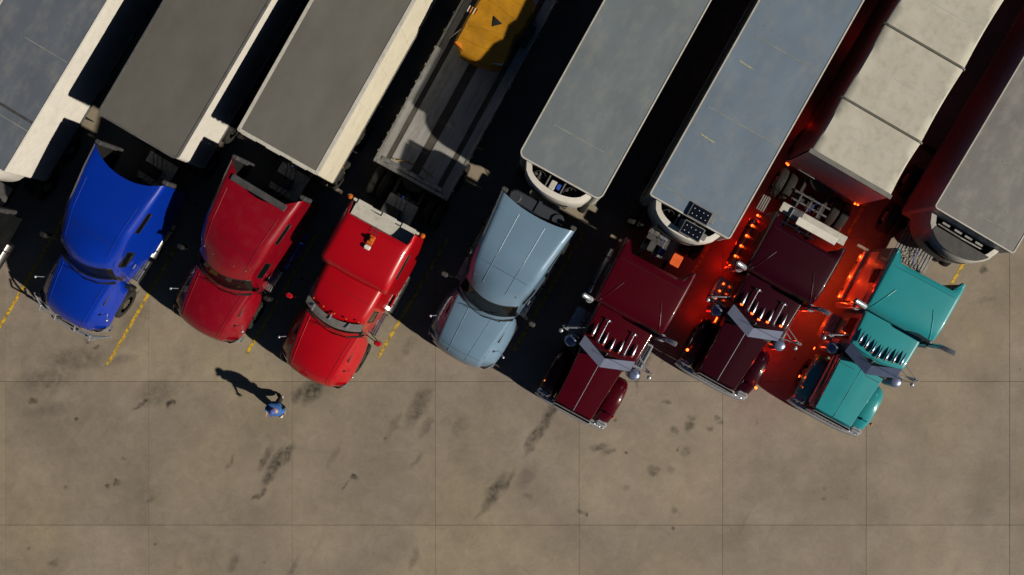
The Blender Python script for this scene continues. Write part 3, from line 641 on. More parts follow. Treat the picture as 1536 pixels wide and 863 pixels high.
def van_trailer(label, loc, rz, roofm, wall_m, rim_m=WHITE, L=16.1, hw=1.3, zt=4.1, zb=1.15, rim=.035, seams=(), round_r=.06, cat='trailer', corner=None, bigrim=False):
    root = empty('semi_trailer', loc, rz, label, cat, 'trailers behind the parked tractors')
    n = 6; pts = []
    def arc(cx, cy, a0):
        return [(cx + round_r * math.cos(a0 + math.pi / 2 * i / n), cy + round_r * math.sin(a0 + math.pi / 2 * i / n)) for i in range(n + 1)]
    def outline(i=0):
        r = round_r
        o_ = [(-L + i, -hw + i)] + [(-r + (r - i) * math.cos(-math.pi / 2 + math.pi / 2 * k / n), -hw + r + (r - i) * math.sin(-math.pi / 2 + math.pi / 2 * k / n)) for k in range(n + 1)] + \
             [(-r + (r - i) * math.cos(math.pi / 2 * k / n), hw - r + (r - i) * math.sin(math.pi / 2 * k / n)) for k in range(n + 1)] + [(-L + i, hw - i)]
        return o_
    out = outline(); inn = outline(rim)
    m = MB(); m.grid([[(x, y, z) for x, y in out + out[:1]] for z in (zb, zt)][::-1]); m.add([(x, y, zb) for x, y in out], [tuple(range(len(out)))[::-1]])
    body = m.build('wall', wall_m, root, True)
    # aluminium roof rail around the roof sheet
    r_ = MB(); r_.grid([[(x, y, z) for x, y in ou + ou[:1]] for ou, z in ((outline(-.012), zt - .12), (outline(-.012), zt + .012), (inn, zt + .014), (inn, zt - .03))][::-1]); r_.build('roof_rail', rim_m, root)
    inn2 = outline(rim + .002); t = MB(); nx = 32; ny = 8; vs = [];
    rnd = random.Random(hash(label) % 1000 if False else len(label))
    # roof sheet: gently rippled grid in the middle, outline fan at the front
    t.add([(x, y, zt) for x, y in inn2], [tuple(range(len(inn2)))]); rf = t.build('roof', roofm, root)
    for (sx, y0_, y1_) in seams: MB().box(sx - .012, sx + .012, y0_, y1_, zt + .001, zt + .012).build('roof_seam', SEAM, rf)
    for s in (-1, 1):
        k = 0; x = -1.2
        while x > -L + .5:                    # wall panel joints
            MB().box(x - .02, x + .02, s * (hw + .002) - .004, s * (hw + .002) + .004, zb + .1, zt - .14).build('wall_rib', wall_m, body); x -= 1.22
        MB().box(-L, -.08, s * (hw + .012) - .012, s * (hw + .012) + .012, zb - .06, zb + .08).build('bottom_rail', ALU, root)
        for x in (-.6, -5.5, -10.5): MB().dome((x, s * (hw + .03), zb + .0), .03, .04, 8, 3).build('side_marker', AMBER, root)
    MB().box(-L - .05, -L - .004, -hw + .03, .0 - .01, zb, zt - .1, .01).build('rear_door', wall_m, root); MB().box(-L - .05, -L - .004, .01, hw - .03, zb, zt - .1, .01).build('rear_door', wall_m, root)
    trailer_chassis(root, L, zb)
    return root
def reefer(root, zt=3.95, zb=1.95, hw=1.08, dep=.62, dark=False, fans=True):
    n = 18
    def D(h, d, inset=0.):
        return [((d - inset) * max(0, 1 - (abs(y) / h) ** 2.3) ** .62 + .012, y) for y in [h * (-1 + 2 * k / n) for k in range(n + 1)]]
    O = D(hw, dep); I = D(hw - .19, dep - .23); I2 = D(hw - .21, dep - .26)
    sh = MB(); M1 = WHITE if not dark else OFFWHITE
    body = [[(x * k, y * q, z) for x, y in O] for z, k, q in ((zb, .82, .94), (zb + .15, .95, 1.0), (zt - .5, 1.0, 1.0), (zt - .12, .97, .99), (zt - .02, .90, .97))]
    sh.grid(body[::-1]); sh.grid([[(x, y, zt - .02) for x, y in [(a[0] * .90, a[1] * .97) for a in O]], [(x, y, zt) for x, y in I], [(x, y, zt - .3) for x, y in I2]][::-1])
    sh.add([(x * .82, y * .94, zb) for x, y in O], [tuple(range(n + 1))[::-1]])
    o = sh.build('refrigeration_unit', M1, root, True)
    fl = MB().add([(x, y, zt - .3) for x, y in I2], [tuple(range(n + 1))[::-1]]); fl.add([(x, y, zt - .3) for x, y in I2], [tuple(range(n + 1))]); fl.build('fan_deck', BLACK, o)
    if fans:
        for y in (-.52, .5):
            f = MB(); f.grid([[(.24 + r * math.cos(a), y + r * math.sin(a), z) for a in [2 * math.pi * k / 20 for k in range(21)]] for r, z in ((.21, zt - .29), (.21, zt - .18), (.19, zt - .18), (.185, zt - .28))]); f.build('fan_ring', FRAME, o, True)
            b = MB().cyl((.24, y, zt - .25), .05, .06, 'z', 10)
            for k in range(6):
                a = 2 * math.pi * k / 6; c, s_ = math.cos(a), math.sin(a)
                b.add([(.24 + c * .04 - s_ * .02, y + s_ * .04 + c * .02, zt - .27), (.24 + c * .17 - s_ * .05, y + s_ * .17 + c * .05, zt - .25), (.24 + c * .17 + s_ * .05, y + s_ * .17 - c * .05, zt - .28), (.24 + c * .04 + s_ * .02, y + s_ * .04 - c * .02, zt - .27)], [(0, 1, 2, 3)])
            b.build('fan', DARKGREY, o)
        MB().box(.1, .38, -.16, .02, zt - .29, zt - .17, .02).build('compressor', OFFWHITE, o); MB().box(.12, .3, .05, .17, zt - .29, zt - .15, .02).build('filter', BLUEHOSE, o)
        for y in (-.25, .24): MB().box(.03, .42, y - .02, y + .02, zt - .285, zt - .12).build('deck_brace', ALU, o)
    else:
        MB().add([(x * .93, y * .93, zt + .003) for x, y in O[2:-1]] + [(.3, hw * .8, zt + .003), (.3, -hw * .72, zt + .003)], [tuple(range(len(O[2:-1]) + 2))]).build('top_cover', DARKGREY, o)
        for k, y in enumerate((-.55, -.15, .2, .55)): MB().box(.06, .12, y - .12, y + .12, zt - .2, zt - .13).build('coil_bracket', ALU, o)
        MB().tube([(.18, -.75, zt - .18), (.2, 0, zt - .15), (.17, .75, zt - .18)], .03, 6).build('pipe', ALU, o)
    # dark louvre band on the front below the rim
    lv = MB()
    for k in range(5):
        z = zt - .62 - k * .07; lv.tube([(x * 1.0 + .004, y, z) for x, y in O[4:-4]], .018, 4)
    lv.build('louvre', BLACK, o)
    tk = MB().cyl((.28, 0, 1.45), .22, 1.2, 'y', 14, bev=.03); tk.build('reefer_fuel_tank', STEEL, root, True)
    return o

# ------------------------------------------------------------------ build: the eight trailers
def T(u, v, ang, h=4.1): return place(u, v, h, 0, ang)
l, r = T(-52, 224, 59)
t1 = van_trailer('blue grey roofed refrigerated trailer with scratched panel, at the far left with white lit side', l, r, roof_mat('roof_blue_scratched', (.15, .175, .225), (.34, .33, .29), .35), WHITE, WHITE, seams=[(-1.35, -1.26, 1.26), (-3.6, -.2, 1.2), (-6.1, -.6, 1.26)], rim=.03)
reefer(t1)
MB().box(-1.66, -1.58, -1.26, 1.26, 4.1005, 4.113).build('roof_joint', DARKGREY, t1)
l, r = T(205, 205, 59.6)
t2 = van_trailer('plain dark grey roofed trailer with rounded front corners behind the blue truck', l, r, roof_mat('roof_dark_grey', (.165, .16, .148), (.2, .2, .18), .2), WHITE, ALU, round_r=.16, rim=.03)
l, r = T(415.5, 229, 60.6)
t3 = van_trailer('grey roofed trailer framed by a wide white rim behind the dark red truck', l, r, roof_mat('roof_mid_grey', (.19, .187, .172), (.22, .21, .19), .2), mat('cream_wall', (.72, .68, .56), .45, var=.06, scale=2, dirt=(.35, .3, .2), dirt_amt=.3), OFFWHITE, rim=.085, round_r=.05)
for k, y in enumerate((-1.15, -.35, .5)): MB().box(.0135, .035, y, y + .45, 4.05, 4.13, .006).build('rim_bracket', OFFWHITE, t3)
l, r = T(839, 267, 61)
t5 = van_trailer('refrigerated trailer with slate grey roof and cut corners behind the silver blue truck', l, r, roof_mat('roof_slate', (.205, .245, .28), (.34, .33, .28), .3), OFFWHITE, OFFWHITE, hw=1.33, round_r=.2, seams=[(-1.25, -.9, .75)], rim=.03)
reefer(t5)
l, r = T(1034, 326, 60.6)
t6 = van_trailer('refrigerated trailer with blue grey roof and two small solar panels at its front', l, r, roof_mat('roof_blue_grey', (.195, .26, .35), (.36, .34, .28), .22), OFFWHITE, OFFWHITE, round_r=.09, seams=[(-.42, -1.2, 1.2), (-3.0, -1.1, 1.2), (-5.4, -.9, 1.0), (-8.1, -1.1, .6)], rim=.03)
ru = reefer(t6)
LIT_MARK = mat('yellow_lit_mark', (.42, .4, .22), .7, var=.3, scale=9)  # yellowish lit wedges on the roof, put in as colour
for (u_, v_) in ((1107, 91), (1049, 201)):
    x_, y_ = W(u_, v_, 4.11); d_ = Matrix.Rotation(-t6.rotation_euler.z, 2) @ Vector((x_ - t6.location.x, y_ - t6.location.y)); MB().prism([(d_.x - .04, d_.y), (d_.x, d_.y + .08), (d_.x + .02, d_.y + .5), (d_.x - .01, d_.y + .5)][::-1], 4.1005, 4.108).build('roof_lit_mark', LIT_MARK, t6)
SOLAR = mat('solar_cell', (.008, .011, .022), .22, .3, coat=.4, var=.2)
for (x0_, y0_, z_) in ((-.42, -.1, 4.16), (.1, -.06, 4.14)):
    p = MB().box(x0_, x0_ + .42, y0_, y0_ + .64, z_, z_ + .03, .004).build('solar_panel', ALU, t6)
    MB().box(x0_ + .025, x0_ + .395, y0_ + .025, y0_ + .615, z_ + .031, z_ + .036).build('cell_sheet', SOLAR, p)
    for i in range(2):
        for k in range(4): MB().box(x0_ + .12 + .16 * i, x0_ + .145 + .16 * i, y0_ + .1 + k * .14, y0_ + .12 + k * .14, z_ + .037, z_ + .04).build('busbar', WHITE, p)
    MB().box(x0_ + .1, x0_ + .3, y0_ + .62, y0_ + .76, z_ - .03, z_ + .0, .01).build('solar_bracket', ALU, t6)
l, r = T(1461, 346, 59.3)
t8 = van_trailer('refrigerated trailer with pale grey roof on the far right behind the teal truck', l, r, roof_mat('roof_pale_grey', (.225, .225, .225), (.4, .39, .37), .3), OFFWHITE, OFFWHITE, round_r=.09, seams=[(-.45, -1.1, 1.15), (-2.1, -.3, 1.25), (-5.2, -.6, 1.2)], rim=.025)
reefer(t8, zt=3.5, zb=1.6, hw=1.16, dep=.8, dark=True, fans=False)
# curtain sided trailer with cream tarp roof on bows
l, r = T(1276, 260, 59.8)
t7 = empty('tarp_trailer', l, r, 'trailer with cream tarp roof stretched over cross bows behind the darker burgundy truck', 'trailer', 'trailers behind the parked tractors')
TARP = mat('cream_tarp', (.50, .49, .43), .7, var=.08, scale=1.4, dirt=(.2, .19, .14), dirt_amt=.35, bump=.3, bscale=3)
TSIDE = mat('side_tarp_maroon', (.42, .10, .12), .55, var=.15, scale=2, bump=.3, bscale=3)
bow_x = [-.06] + [-1.75 - 2.42 * k for k in range(6)] + [-16.0]
for a, b in zip(bow_x, bow_x[1:]):
    rr = []
    for i in range(9):
        t = i / 8; x = a + (b - a) * t; sag = math.sin(math.pi * t); hw = 1.3 - .028 * sag
        rr.append([(x, y * hw, 4.1 - .05 * sag * (1 - .3 * abs(y)) - (.0 if abs(y) < .99 else .04)) for y in (-1, -.96, -.8, -.5, 0, .5, .8, .96, 1)])
    MB().grid(rr[::-1]).build('roof_panel', TARP, t7, True)
    for s in (-1, 1):
        sr = []
        for i in range(9):
            t = i / 8; x = a + (b - a) * t; sag = math.sin(math.pi * t)
            sr.append([(x, s * (1.3 - .028 * sag * q), z) for z, q in ((4.055 - .05 * sag * .7, 1), (3.9, .9), (3.2, .7), (2.2, .5), (1.5, .25), (1.1, 0))][::-s])
        MB().grid(sr).build('side_curtain', TSIDE, t7, True)
    MB().box((a + b) / 2 - .006, (a + b) / 2 + .006, -.7, 1.05, 4.058, 4.062).build('tarp_seam', OFFWHITE, t7)
for x in bow_x[1:-1]:
    MB().tube([(x, -1.33, 3.9), (x, -1.31, 4.1), (x, -1.2, 4.135), (x, 1.2, 4.135), (x, 1.31, 4.1), (x, 1.33, 3.9)], .035, 6).build('roof_bow', mat('bow_grey', (.13, .13, .12), .6), t7)
BULK = mat('bulkhead_grey', (.8, .76, .72), .4, .0, var=.08, scale=3, dirt=(.3, .24, .2), dirt_amt=.4)
MB().box(.0, .05, -1.3, 1.3, 1.1, 4.06, .01).build('bulkhead', BULK, t7)
MB().box(-.05, .09, -1.34, 1.34, 4.065, 4.14, .01).build('front_cap', mat('cap_grey', (.22, .22, .21), .5, .4), t7)
for y in (-.9, .3): MB().box(.052, .08, y, y + .6, 1.22, 1.27).build('bulkhead_rail', WHITE, t7)
MB().box(-16, .0, -1.32, 1.32, .95, 1.095).build('floor_deck', FRAME, t7)
for s in (-1, 1):
    for (yy, zz) in ((1.27, 1.12), (1.2, 1.02)): MB().dome((.055, s * yy, zz), .035, .04, 10, 3).build('marker_or_glow_lamp', AMBER_LIT, t7)
trailer_chassis(t7, 16.1, 1.0)
def rivets(t, hw, x0_, x1_, z, mt):              # bow rivet heads in rows, one strip per bow
    x = x0_
    while x > x1_:
        m_ = MB()
        for k in range(9): m_.cyl((x, -hw + .2 + k * (2 * hw - .4) / 8, z + .004), .012, .008, 'z', 6)
        o_ = m_.build('rivet_row', mt, t); o_['kind'] = 'stuff'; x -= 1.22
for t_ in (t5, t6, t8): rivets(t_, 1.25, -.9, -15.5, 4.1, SEAM)
# flatbed
l, r = T(615, 271.5, 61.2, 1.45)
t4 = empty('flatbed_trailer', l, r, 'empty fronted aluminium flatbed trailer carrying a yellow tarped load behind the bright red truck', 'trailer', 'trailers behind the parked tractors')
DECKL = mat('deck_light', (.40, .40, .40), .5, .35, var=.22, scale=1.6, dirt=(.1, .09, .07), dirt_amt=.6, stretch=(.3, 1, 1))
DECKD = mat('deck_dark', (.06, .055, .05), .8, var=.3, scale=3, dirt=(.12, .1, .08), dirt_amt=.4)
z1 = 1.45
for (y0_, y1_, dk) in ((-1.2, -1.0, 0), (-.997, -.84, 1), (-.837, -.48, 0), (-.477, -.14, 0), (-.137, .14, 1), (.143, .48, 0), (.483, .80, 0), (.803, .97, 1), (.973, 1.2, 0)):
    MB().box(-14.6, -.12, y0_, y1_, z1 - .05, z1 - (.012 if dk else 0), .003).build('nailing_strip' if dk else 'deck_plank', DECKD if dk else DECKL, t4)
for s in (-1, 1):
    er = MB().box(-14.6, -.0, min(s * 1.205, s * 1.29), max(s * 1.205, s * 1.29), z1 - .18, z1 + .02, .01).build('side_rail', ALU, t4)
    for k in range(48): MB().box(-.4 - .3 * k, -.33 - .3 * k, s * 1.31 - .014, s * 1.31 + .014, z1 - .12, z1 + .025).build('stake_pocket', DARKGREY if k % 2 else ALU, er)
MB().box(-.115, .0, -1.2, 1.2, z1 - .1, z1 + .03, .012).build('front_rail', ALU, t4)
MB().box(-.28, -.14, -1.1, 1.0, z1 + .004, z1 + .03, .01).build('front_lip', ALU, t4)
STRAP = mat('strap_yellow', (.4, .26, .05), .8, var=.3, scale=12)
for k, (xa, ya, xb, yb) in enumerate(((-.35, -.75, -.5, -.1), (-.3, -.2, -.25, .35), (-.55, .1, -.42, .6))):
    pts = [(xa + (xb - xa) * t / 8 + random.uniform(-.04, .04), ya + (yb - ya) * t / 8, z1 + .05 + random.uniform(0, .02)) for t in range(9)]
    MB().tube(pts, .018, 5).build('ratchet_strap', STRAP if k != 1 else DARKGREY, t4)
trailer_chassis(t4, 14.6, z1 - .05)
MB().box(-14.6, -.1, -1.19, 1.19, z1 - .09, z1 - .055).build('deck_underside', FRAME, t4)
tag(t4, 'aluminium flatbed trailer with striped deck carrying a yellow tarped load behind the bright red truck')
# wooden/cream cover sheets left on deck are only dirt; the tarped load is a thing of its own
YT = mat('yellow_tarp', (.46, .215, .006), .5, var=.16, scale=2.5, dirt=(.25, .12, .01), dirt_amt=.5, bump=.5, bscale=4)
YT2 = mat('orange_patch', (.75, .22, .02), .5)
rzl = r; fl = l
def inT(u, v, h):                              # photo pixel at height h in flatbed coordinates
    x, y = W(u, v, h); d = Vector((x, y, 0)) - fl; c, s_ = math.cos(-rzl), math.sin(-rzl); return (d.x * c - d.y * s_, d.x * s_ + d.y * c)
ld = empty('tarped_load', fl + Vector((0, 0, 0)), rzl, 'yellow tarp covered machine strapped on the flatbed, with a black triangle mark', 'tarped load')
outl_px = [(681, 60), (690, 78), (712, 90), (735, 97), (752, 97), (762, 84), (772, 55), (782, 48), (790, 36), (797, 24), (805, 12), (797, -3), (770, -30), (740, -22), (716, 2), (703, 22)]
zt = 2.55; top = [inT(u, v, zt) for u, v in outl_px]; cx = sum(p[0] for p in top) / len(top); cy = sum(p[1] for p in top) / len(top)
cxr = [(cx, cy)]
m = MB(); nn = len(top); area = sum(top[i][0] * top[(i + 1) % nn][1] - top[(i + 1) % nn][0] * top[i][1] for i in range(nn))
if area < 0: top = top[::-1]
def zcov(x): return lerp_keys([(-9, 2.30), (-3.6, 2.36), (-2.9, 2.60), (-2.2, 2.63), (-1.95, 2.53), (-1.5, 2.58), (-1.25, 2.44), (-.6, 2.34), (9, 2.3)], x - X0)[0]
X0 = max(p[0] for p in top) + .55
def clip(poly, xa, xb):
    for sg, c in ((1, xa), (-1, -xb)):
        o_ = []
        for i in range(len(poly)):
            p, q = poly[i], poly[(i + 1) % len(poly)]; dp, dq = sg * p[0] - c, sg * q[0] - c
            if dp >= 0: o_.append(p)
            if dp * dq < 0: t = dp / (dp - dq); o_.append((p[0] + (q[0] - p[0]) * t, p[1] + (q[1] - p[1]) * t))
        poly = o_
        if len(poly) < 3: return []
    return poly
inner = [(cx + (x - cx) * .93, cy + (y - cy) * .93) for x, y in top]
cuts = [-9, -3.6, -2.9, -2.2, -1.95, -1.5, -1.25, -.6, 9]
for a_, b_ in zip(cuts, cuts[1:]):
    pl = clip(inner, X0 + a_, X0 + b_)
    if pl: m.add([(x, y, zcov(x) + .03) for x, y in pl], [tuple(range(len(pl)))])
fine = []
for i in range(nn):
    p, q = top[i], top[(i + 1) % nn]; fine += [(p[0] + (q[0] - p[0]) * t / 3, p[1] + (q[1] - p[1]) * t / 3) for t in range(3)]
def ring_(k, fz): return [(cx + (x - cx) * k, cy + (y - cy) * k, fz(cx + (x - cx) * k)) for x, y in fine]
rings = [ring_(1.0, lambda x: z1 + .02), ring_(1.02, lambda x: 1.9), ring_(1.02, lambda x: zcov(x) - .16), ring_(.99, lambda x: zcov(x) - .03), ring_(.93, lambda x: zcov(x) + .03)]
m.grid([rg + rg[:1] for rg in rings][::-1])
cover = m.build('tarp', YT, ld)
def rdg(a, b, z=2.66, r_=.03, mt=YT, nm='tarp_fold'):
    A = inT(*a, z); B = inT(*b, z); pts = [(A[0] + (B[0] - A[0]) * t / 6, A[1] + (B[1] - A[1]) * t / 6, z - .05 - .12 * (abs(t - 3) / 3) ** 3 + .01 * (t % 2)) for t in range(7)]
    pts = [(x, y, zcov(x) + .028) for x, y, _ in pts]; MB().tube(pts, .018, 6).build(nm, mt, cover, True)
rdg((704, 38), (772, 57)); rdg((693, 55), (756, 84)); rdg((733, 0), (788, 40)); rdg((745, -15), (798, 18))
tri = [inT(u, v, 2.68) for u, v in ((742, 24), (753, 35), (738, 39))]
MB().prism(tri[::-1], zcov(tri[0][0]) - .06, zcov(tri[0][0]) + .075).build('triangle_mark', BLACK, cover)
for P4, mt in ((((737, 93), (760, 84), (753, 97)), WHITE), (((744, 91), (761, 84), (753, 94)), YT2), (((795, 0), (804, 10), (798, 23)), YT2), (((682, 62), (690, 55), (694, 74)), YT2)):
    q = [inT(u, v, 2.6) for u, v in P4]; z_ = zcov(q[0][0]) + .03 + (.012 if mt is YT2 else 0)
    ar = sum(q[i][0] * q[(i + 1) % 3][1] - q[(i + 1) % 3][0] * q[i][1] for i in range(3)); q = q if ar > 0 else q[::-1]
    MB().prism(q, z_ - .03, z_).build('corner_patch', mt, cover)
for k in range(4):
    A = inT(703 + k * 4, 12 + k * 2, 2.66); MB().box(A[0] - .1, A[0] + .1, A[1] - .012, A[1] + .012, zcov(A[0]) - .02, zcov(A[0]) + .05).build('lettering_bar', YT2 if k % 2 else WHITE, cover)
for (a, b) in (((777, 43), (803, 33)), ((770, 58), (800, 52)), ((696, 42), (674, 58))):
    A = inT(*a, 2.2); B = inT(*b, 1.5); MB().tube([(A[0], A[1], 2.3), (B[0], B[1], 1.48)], .022, 6).build('tie_chain', ALU, ld)
jack = inT(788, 50, 1.9); MB().box(jack[0] - .35, jack[0] + .35, jack[1] - .2, jack[1] + .2, z1 + .01, 1.8, .03).box(jack[0] - .2, jack[0] + .1, jack[1] - .15, jack[1] + .15, 1.802, 2.0, .03).build('machine_track', DARKGREY, ld)

# ------------------------------------------------------------------ build: the tractors
BLUE = paint('cobalt_blue_paint', (.0, .028, .37), dirt_amt=0.); RED2 = paint('crimson_paint', (.235, .0, .009)); RED3 = paint('scarlet_paint', (.43, .0, .006), dirt_amt=0.)
SILV = paint('silver_blue_paint', (.17, .28, .41), .1); BURG = paint('burgundy_paint', (.060, .0, .005), dirt_amt=.0); WINE = paint('dark_wine_paint', (.024, .0, .005), dirt_amt=.0); TEAL = paint('teal_paint', (.02, .29, .34))
for m_ in (BURG, WINE):
    q_ = m_.node_tree.nodes['Principled BSDF']; q_.inputs['Coat Weight'].default_value = .35; q_.inputs['Specular IOR Level'].default_value = .2
BLKP = paint('black_truck_paint', (.008, .009, .010))
def TR(u, v, off, ang): return place(u, v, .9, off, ang)
l, r = TR(-150, 510, .1, 58.5); T0 = aero_tractor('black truck only partly in view at the left edge, dark roof with grey trim', l, r, BLKP)
l, r = TR(98, 478, .1, 58.5); T1 = aero_tractor('cobalt blue aerodynamic truck with chrome bull bar at the nose', l, r, BLUE, guard=True, notch=.42, back=-5.35, roof_z=3.7, items=False)
l, r = TR(300, 497, .02, 59); T2 = aero_tractor('crimson aerodynamic truck with papers on its dashboard, between blue and scarlet trucks', l, r, RED2, rearband=True, notch=.6, back=-5.2, tankmt=BLUEHOSE)
l, r = TR(460, 566, .05, 61.3); T3 = aero_tractor('scarlet truck with separate sleeper box, sun visor and amber lamps at its rear corners', l, r, RED3, visor=True, flat=True, back=-5.5, mirror_mt=RED3, items=False)
l, r = TR(697, 545, -.34, 60.2); T4 = aero_tractor('silver blue aerodynamic truck with long creases down its roof and hood', l, r, SILV, creases=True, lumps=True, notch=.18, back=-5.05, mirror_mt=DARKGREY, items=False)
l, r = TR(858, 624, -.12, 61.8); T5 = classic_tractor('burgundy long nosed truck with V shaped visor under the solar panelled trailer', l, r, BURG, slp_back=-5.5, plate='plate')
l, r = TR(1064, 577, 0, 61); T6 = classic_tractor('dark wine long nosed truck glowing with red and amber marker lights', l, r, WINE, slp_back=-5.35, plate='ladder', lit=True)
l, r = TR(1235, 632, -.02, 61.8); T7 = classic_tractor('teal long nosed truck with seven pointed cab lights, rightmost in the row', l, r, TEAL, bullets=7, horns=False, slp_back=-5.4, plate='planks', spike=True, steel_side=True, stack_out=.1)
MB().box(-5.3, -3.62, -1.33, -1.225, .72, 1.02, .02).build('side_skirt', MATS['glow_catching_steel'], T7); MB().box(-1.95, -.3, -.80, -.752, 1.36, 1.5, .01).build('hood_side_rail', MATS['glow_catching_steel'], T7)  # pale strips added to catch the orange glow along the flank
MB().box(-5.72, -5.42, -1.1, 1.05, 3.05, 3.11, .015).build('roof_spoiler', OFFWHITE, T6)
MB().box(-5.50, -5.26, -.55, .75, 3.36, 3.43, .015).build('air_conditioner', WHITE, T6)
MB().box(-5.7, -5.35, -.75, -.4, 3.12, 3.2, .03).build('spoiler_bracket', STEEL, T6)
for k in range(4): MB().box(-5.95, -5.45, -1.42 + .07 * k, -1.38 + .07 * k, 1.1, 1.16).build('deck_slat', ALU, T6)
# T5 deck gear
MB().cyl((-5.75, .1, 1.5), .12, .22, 'x', 14, bev=.02).build('air_filter', BLUEHOSE, T5, True)
MB().box(-5.95, -5.6, -.35, -.1, 1.2, 1.5, .02).build('tool_box', DARKGREY, T5)
MB().box(-5.9, -5.52, .42, .74, 1.5, 1.9, .02).build('battery_box', mat('orange_lit_box', (.8, .12, .02), .5), T5)  # orange lamp glow is put into the box colour

# ------------------------------------------------------------------ lit marker lamps on the wine truck, with added glow lights around it
def lamp(parent, x, y, z, watts, col=(1, .010, .002), rad=.06):
    watts *= .24
    d = bpy.data.lights.new('lamp', 'POINT'); d.energy = watts; d.color = col; d.shadow_soft_size = rad
    o = bpy.data.objects.new('marker_or_glow_light', d); COL.objects.link(o); o.parent = parent; o.location = (x, y, z)
for s in (-1, 1):
    sk = MB().box(-5.35, -3.5, s * 1.18 - .03, s * 1.18 + .03, .84, .96, .01).build('light_rail', STEEL, T6)
    for k in range(6):
        x = -5.33 + k * .36; MB().dome((x, s * 1.235, .9), .036, .05, 10, 4).build('bulb', AMBER_LIT, sk)
    MB().box(-1.95, -1.6, s * .80 - .02, s * .80 + .02, .9, .94, .01).build('bulb_bar', AMBER_LIT, T6)
    for x, w in ((-5.2, 20), (-4.3, 20), (-3.5, 26), (-1.75, 16)): lamp(T6, x, s * 1.34, .42, w)
    for x, w in ((-7.0, 4), (-8.6, 4)): lamp(T6, x, s * 1.45, .8, w)
    lamp(T6, -2.7, s * 1.45, 1.05, 10, (1, .06, .012)); lamp(T6, -2.35, s * 1.2, .3, 14)
    if s > 0:
        for x in (-4.9, -4.0, -3.2, -1.2): lamp(T6, x, 1.42, 1.15, 26, (1, .03, .006))  # added lights without bulbs, to brighten the teal truck's flank
for x in (-2.95, -2.7, -2.45):
    MB().dome((x, -1.13, .92), .03, .04, 8, 3).build('bulb', AMBER_LIT, T6)
for x in (-5.1, -4.4, -3.7, -2.7, -1.9, -.9):   # amber bulbs and lights added to brighten the teal truck's right side
    MB().box(x - .04, x + .04, -1.20, -1.17, .42, .45, .01).build('marker_or_glow_lamp', AMBER_LIT, T7); lamp(T7, x, -1.5 if x < -2.2 else -1.32, .62 if x < -2.2 else 1.2, 22 if x < -2.2 else 6, (1, .07, .01), .04)
for k in range(5):                            # unseen red lamps added under the tarp trailer for the glow beside it
    x = -1.5 - 3.2 * k
    for s in (-1, 1):
        MB().box(x - .04, x + .04, s * 1.1 - .03, s * 1.1 + .03, .86, .9, .01).build('marker_or_glow_lamp', RED_LIT, t7); lamp(t7, x, s * 1.2, .7, 5 if k else 7, (1, .02, .012))

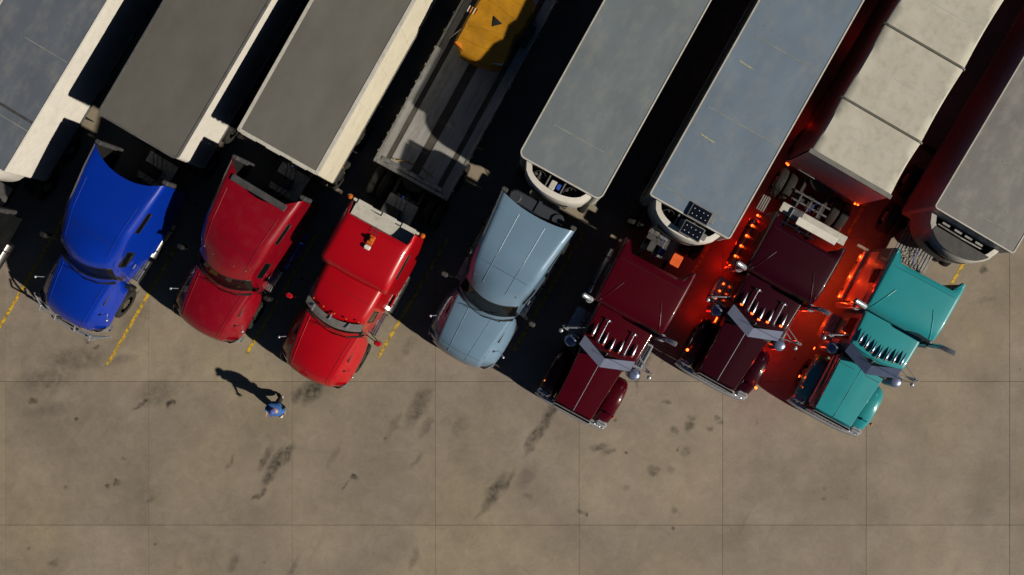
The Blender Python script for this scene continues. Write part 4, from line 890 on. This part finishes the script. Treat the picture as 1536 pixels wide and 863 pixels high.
# ------------------------------------------------------------------ the person walking across the yard
def person():
    fx, fy = W(424, 608, 0); ang = R(248)      # walking away from the trucks, shadow falls to the left
    root = empty('person', (fx, fy, 0), ang, 'person in blue shirt and cap walking on the open concrete, casting a long shadow', 'person'); root.scale = (.94,) * 3
    SK = mat('skin', (.5, .26, .17), .6); SH = mat('blue_shirt', (.04, .16, .48), .85, var=.15, scale=12); PA = mat('dark_trousers', (.03, .03, .035), .9); SO = mat('white_shoes', (.75, .73, .68), .6); HA = mat('blue_cap', (.07, .12, .42), .8)
    def skin(name, pts, edges, rad, mt, sub=2, rootv=0):
        me = bpy.data.meshes.new(name); me.from_pydata(pts, edges, []); me.update(); o = link(name, me, None, root)
        md = o.modifiers.new('skin', 'SKIN'); md.use_smooth_shade = True
        for i, v in enumerate(me.skin_vertices[0].data): v.radius = rad[i] if isinstance(rad[i], tuple) else (rad[i], rad[i]); v.use_root = (i == rootv)
        s_ = o.modifiers.new('sub', 'SUBSURF'); s_.levels = sub; s_.render_levels = sub
        me.materials.append(mt); return o
    # skeleton: +x forward, y left
    body_p = [(0, 0, .95), (0, 0, 1.12), (.01, 0, 1.32), (.02, 0, 1.46), (.03, 0, 1.55), (.05, 0, 1.64),
              (0, .1, .9), (.17, .11, .5), (.22, .11, .1), (0, -.1, .9), (-.05, -.11, .5), (-.30, -.11, .17),
              (.02, .19, 1.42), (-.06, .27, 1.15), (.06, .29, .92), (.02, -.19, 1.42), (.1, -.27, 1.15), (.28, -.27, .98),
              (.38, .11, .06), (-.2, -.11, .05), (.09, .29, .84), (.35, -.26, .94)]
    e = [(0, 1), (1, 2), (2, 3), (3, 4), (4, 5), (0, 6), (6, 7), (7, 8), (0, 9), (9, 10), (10, 11), (3, 12), (12, 13), (13, 14), (3, 15), (15, 16), (16, 17), (8, 18), (11, 19), (14, 20), (17, 21)]
    rd = [.13, (.13, .11), (.15, .12), (.13, .10), .055, .06, .095, .065, .045, .095, .065, .045, .065, .045, .032, .065, .045, .032, .04, .04, .03, .03]
    b = skin('body', body_p, e, rd, SK)
    shp = body_p[:4] + [body_p[12], body_p[13], body_p[15], body_p[16]]
    skin('shirt', shp, [(0, 1), (1, 2), (2, 3), (3, 4), (4, 5), (3, 6), (6, 7)], [.22, (.24, .18), (.27, .2), (.23, .16), .12, .09, .12, .09], SH)
    skin('trousers', [(0, 0, .98), body_p[6], body_p[7], (.215, .11, .16), body_p[9], body_p[10], (-.26, -.11, .22)], [(0, 1), (1, 2), (2, 3), (0, 4), (4, 5), (5, 6)], [(.17, .15), .15, .12, .1, .15, .12, .1], PA)
    for (a, b_) in (((.20, .11, .06), (.42, .11, .045)), ((-.32, -.11, .14), (-.17, -.11, .05))): skin('shoe', [a, ((a[0] + b_[0]) / 2, a[1], (a[2] + b_[2]) / 2), b_], [(0, 1), (1, 2)], [.052, .058, .045], SO, 1)
    hd = MB().sphere((.05, 0, 1.66), .1, 16, 12, sc3=(1, 1, 1.22)); hd.tube([(.14, 0, 1.68), (.165, 0, 1.645), (.14, 0, 1.635)], .014, 6)
    for s in (-1, 1): hd.sphere((.04, s * .1, 1.66), .03, 8, 5, sc3=(.5, .5, 1))
    ho = hd.build('head', SK, root, True)
    for s in (-1, 1): MB().sphere((.138, s * .035, 1.685), .013, 8, 5).build('eye', WHITE, ho)
    MB().tube([(.142, -.028, 1.6), (.148, 0, 1.598), (.142, .028, 1.6)], .006, 5).build('mouth', REDLENS, ho)
    MB().dome((.045, 0, 1.70), .112, .1, 18, 6).prism([(.1, -.07), (.2, -.06), (.235, 0), (.2, .06), (.1, .07)], 1.705, 1.717).build('cap', HA, ho, True)
    for (hx, hy, hz, s) in ((.1, .29, .83, 1), (.37, -.26, .93, -1)):
        hnd = MB().box(hx - .035, hx + .045, hy - .014, hy + .014, hz - .06, hz + .03, .01)
        for k in range(4):
            ln = (.06, .07, .065, .05)[k]; x_ = hx - .028 + .02 * k
            hnd.tube([(x_, hy, hz - .06), (x_ + .005, hy, hz - .06 - ln * .5), (x_ + .005, hy - s * .012, hz - .06 - ln)], .008, 6, radii=[.009, .0085, .006])
        hnd.tube([(hx + .03, hy, hz - .01), (hx + .06, hy - s * .01, hz - .04), (hx + .065, hy - s * .015, hz - .07)], .009, 6); hnd.build('hand', SK, root, True)
person()
